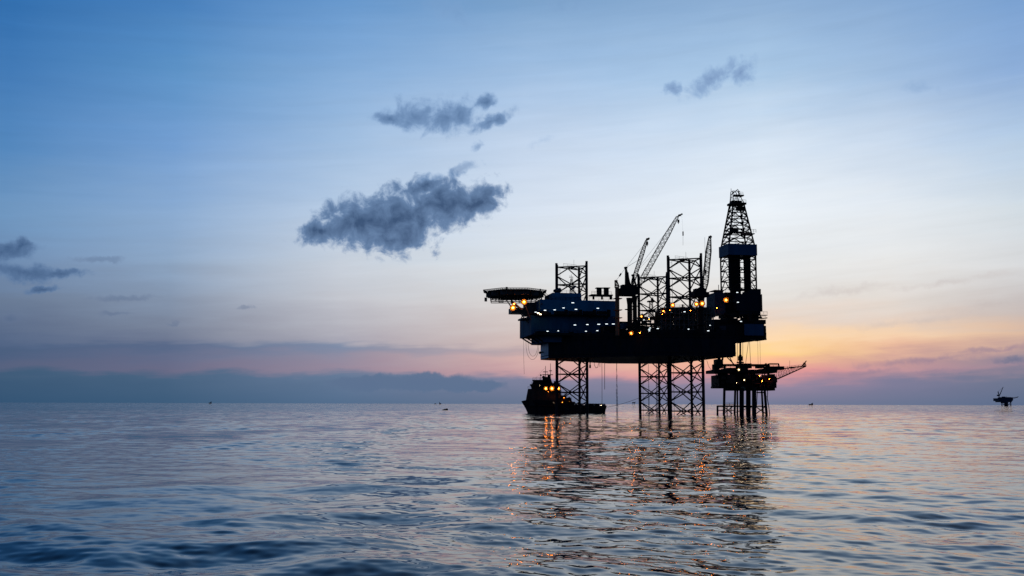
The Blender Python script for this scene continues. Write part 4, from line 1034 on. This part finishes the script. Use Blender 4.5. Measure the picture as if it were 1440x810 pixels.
def far_ship(px, w, Y, h, lab, facing=1):
    x = P(px, 568, Y).x; W = w * Y / 1400; H = h * Y / 1400
    o = thing('distant_ship', (x, Y, 0), lab, 'ship', 'ships far out on the horizon')
    mb = MB(); f = facing
    prof = [(-.5, .55), (-.42, 0), (.4, 0), (.5, .62), (.3, .55)]
    d = W * .2
    vs = [(x + f * a * W, Y - d / 2, z * H * .75 - (.8 if z == 0 else 0)) for a, z in prof] + [(x + f * a * W, Y + d / 2, z * H * .75 - (.8 if z == 0 else 0)) for a, z in prof]
    n = len(prof); mb.add(vs, [(i, (i + 1) % n, n + (i + 1) % n, n + i) for i in range(n)] + [tuple(range(n)), tuple(range(2 * n - 1, n - 1, -1))]); mb.build('hull', 'far', o)
    mb = MB(); mb.box((x + (.12 if f > 0 else -.42) * W, Y - d / 3, H * .35), W * .3, d * .66, H * .45, XYZ); mb.build('superstructure', 'far', o)
    mb = MB(); mb.beam((x + f * .42 * W, Y, H * .4), (x + f * .44 * W, Y, H * 1.1), W * .03, 5); mb.build('mast', 'far', o)
far_ship(1140.3, 6.2, 8800, 3.6, 'tiny ship on the horizon right of the wellhead platform')
far_ship(295.5, 4.0, 8600, 3.2, 'tiny ship alone on the horizon in the left third')
far_ship(619, 3.0, 8600, 3.2, 'darker tiny ship on the horizon above the floating buoy', -1)
far_ship(612, 2.6, 9500, 1.6, 'faint tiny ship on the horizon just left of the darker one')
fo = thing('distant_platform', (P(891, 566, 8200).x, 8200, 0), 'tiny pale platform on the horizon between vessel stern and aft legs', 'platform')
mb = MB(); pbox(mb, 889.2, 893.4, 565.6, 567, 8200, 15, XYZ); mb.beam(P(892, 566, 8200), P(894, 564.8, 8200), 1.0); mb.build('deck_block', 'slate', fo)
for x in (890, 892.3):
    a = P(x, 566.5, 8205); MB().beam(a, Vector((a.x, a.y, -4)), 1.6, 6).build('leg', 'slate', fo)
# low dark float left of the vessel
by = 613; q = P(625.6, 577, by); 
mb = MB(); prof = [(-1.75, -.3), (1.85, -.3), (1.95, .45), (1.35, 1.15), (.6, .85), (-.4, .65), (-1.6, .25)]
vs = [(q.x + a, by - .8, z) for a, z in prof] + [(q.x + a, by + .8, z) for a, z in prof]; n = len(prof)
mb.add(vs, [(i, (i + 1) % n, n + (i + 1) % n, n + i) for i in range(n)] + [tuple(range(n)), tuple(range(2 * n - 1, n - 1, -1))])
tag(mb.build('floating_buoy', 'boat'), 'low black float with raised right end on water left of the vessel', 'buoy')

# ================================================================== render settings
sc.view_settings.view_transform = 'Standard'; sc.view_settings.look = 'None'
sc.view_settings.exposure = 0; sc.view_settings.gamma = 1; sc.view_settings.use_curve_mapping = False
sc.render.engine = 'CYCLES'
sc.cycles.use_denoising = True
sc.cycles.max_bounces = 6; sc.cycles.glossy_bounces = 3; sc.cycles.diffuse_bounces = 2; sc.cycles.transparent_max_bounces = 12
sc.cycles.sample_clamp_indirect = 20
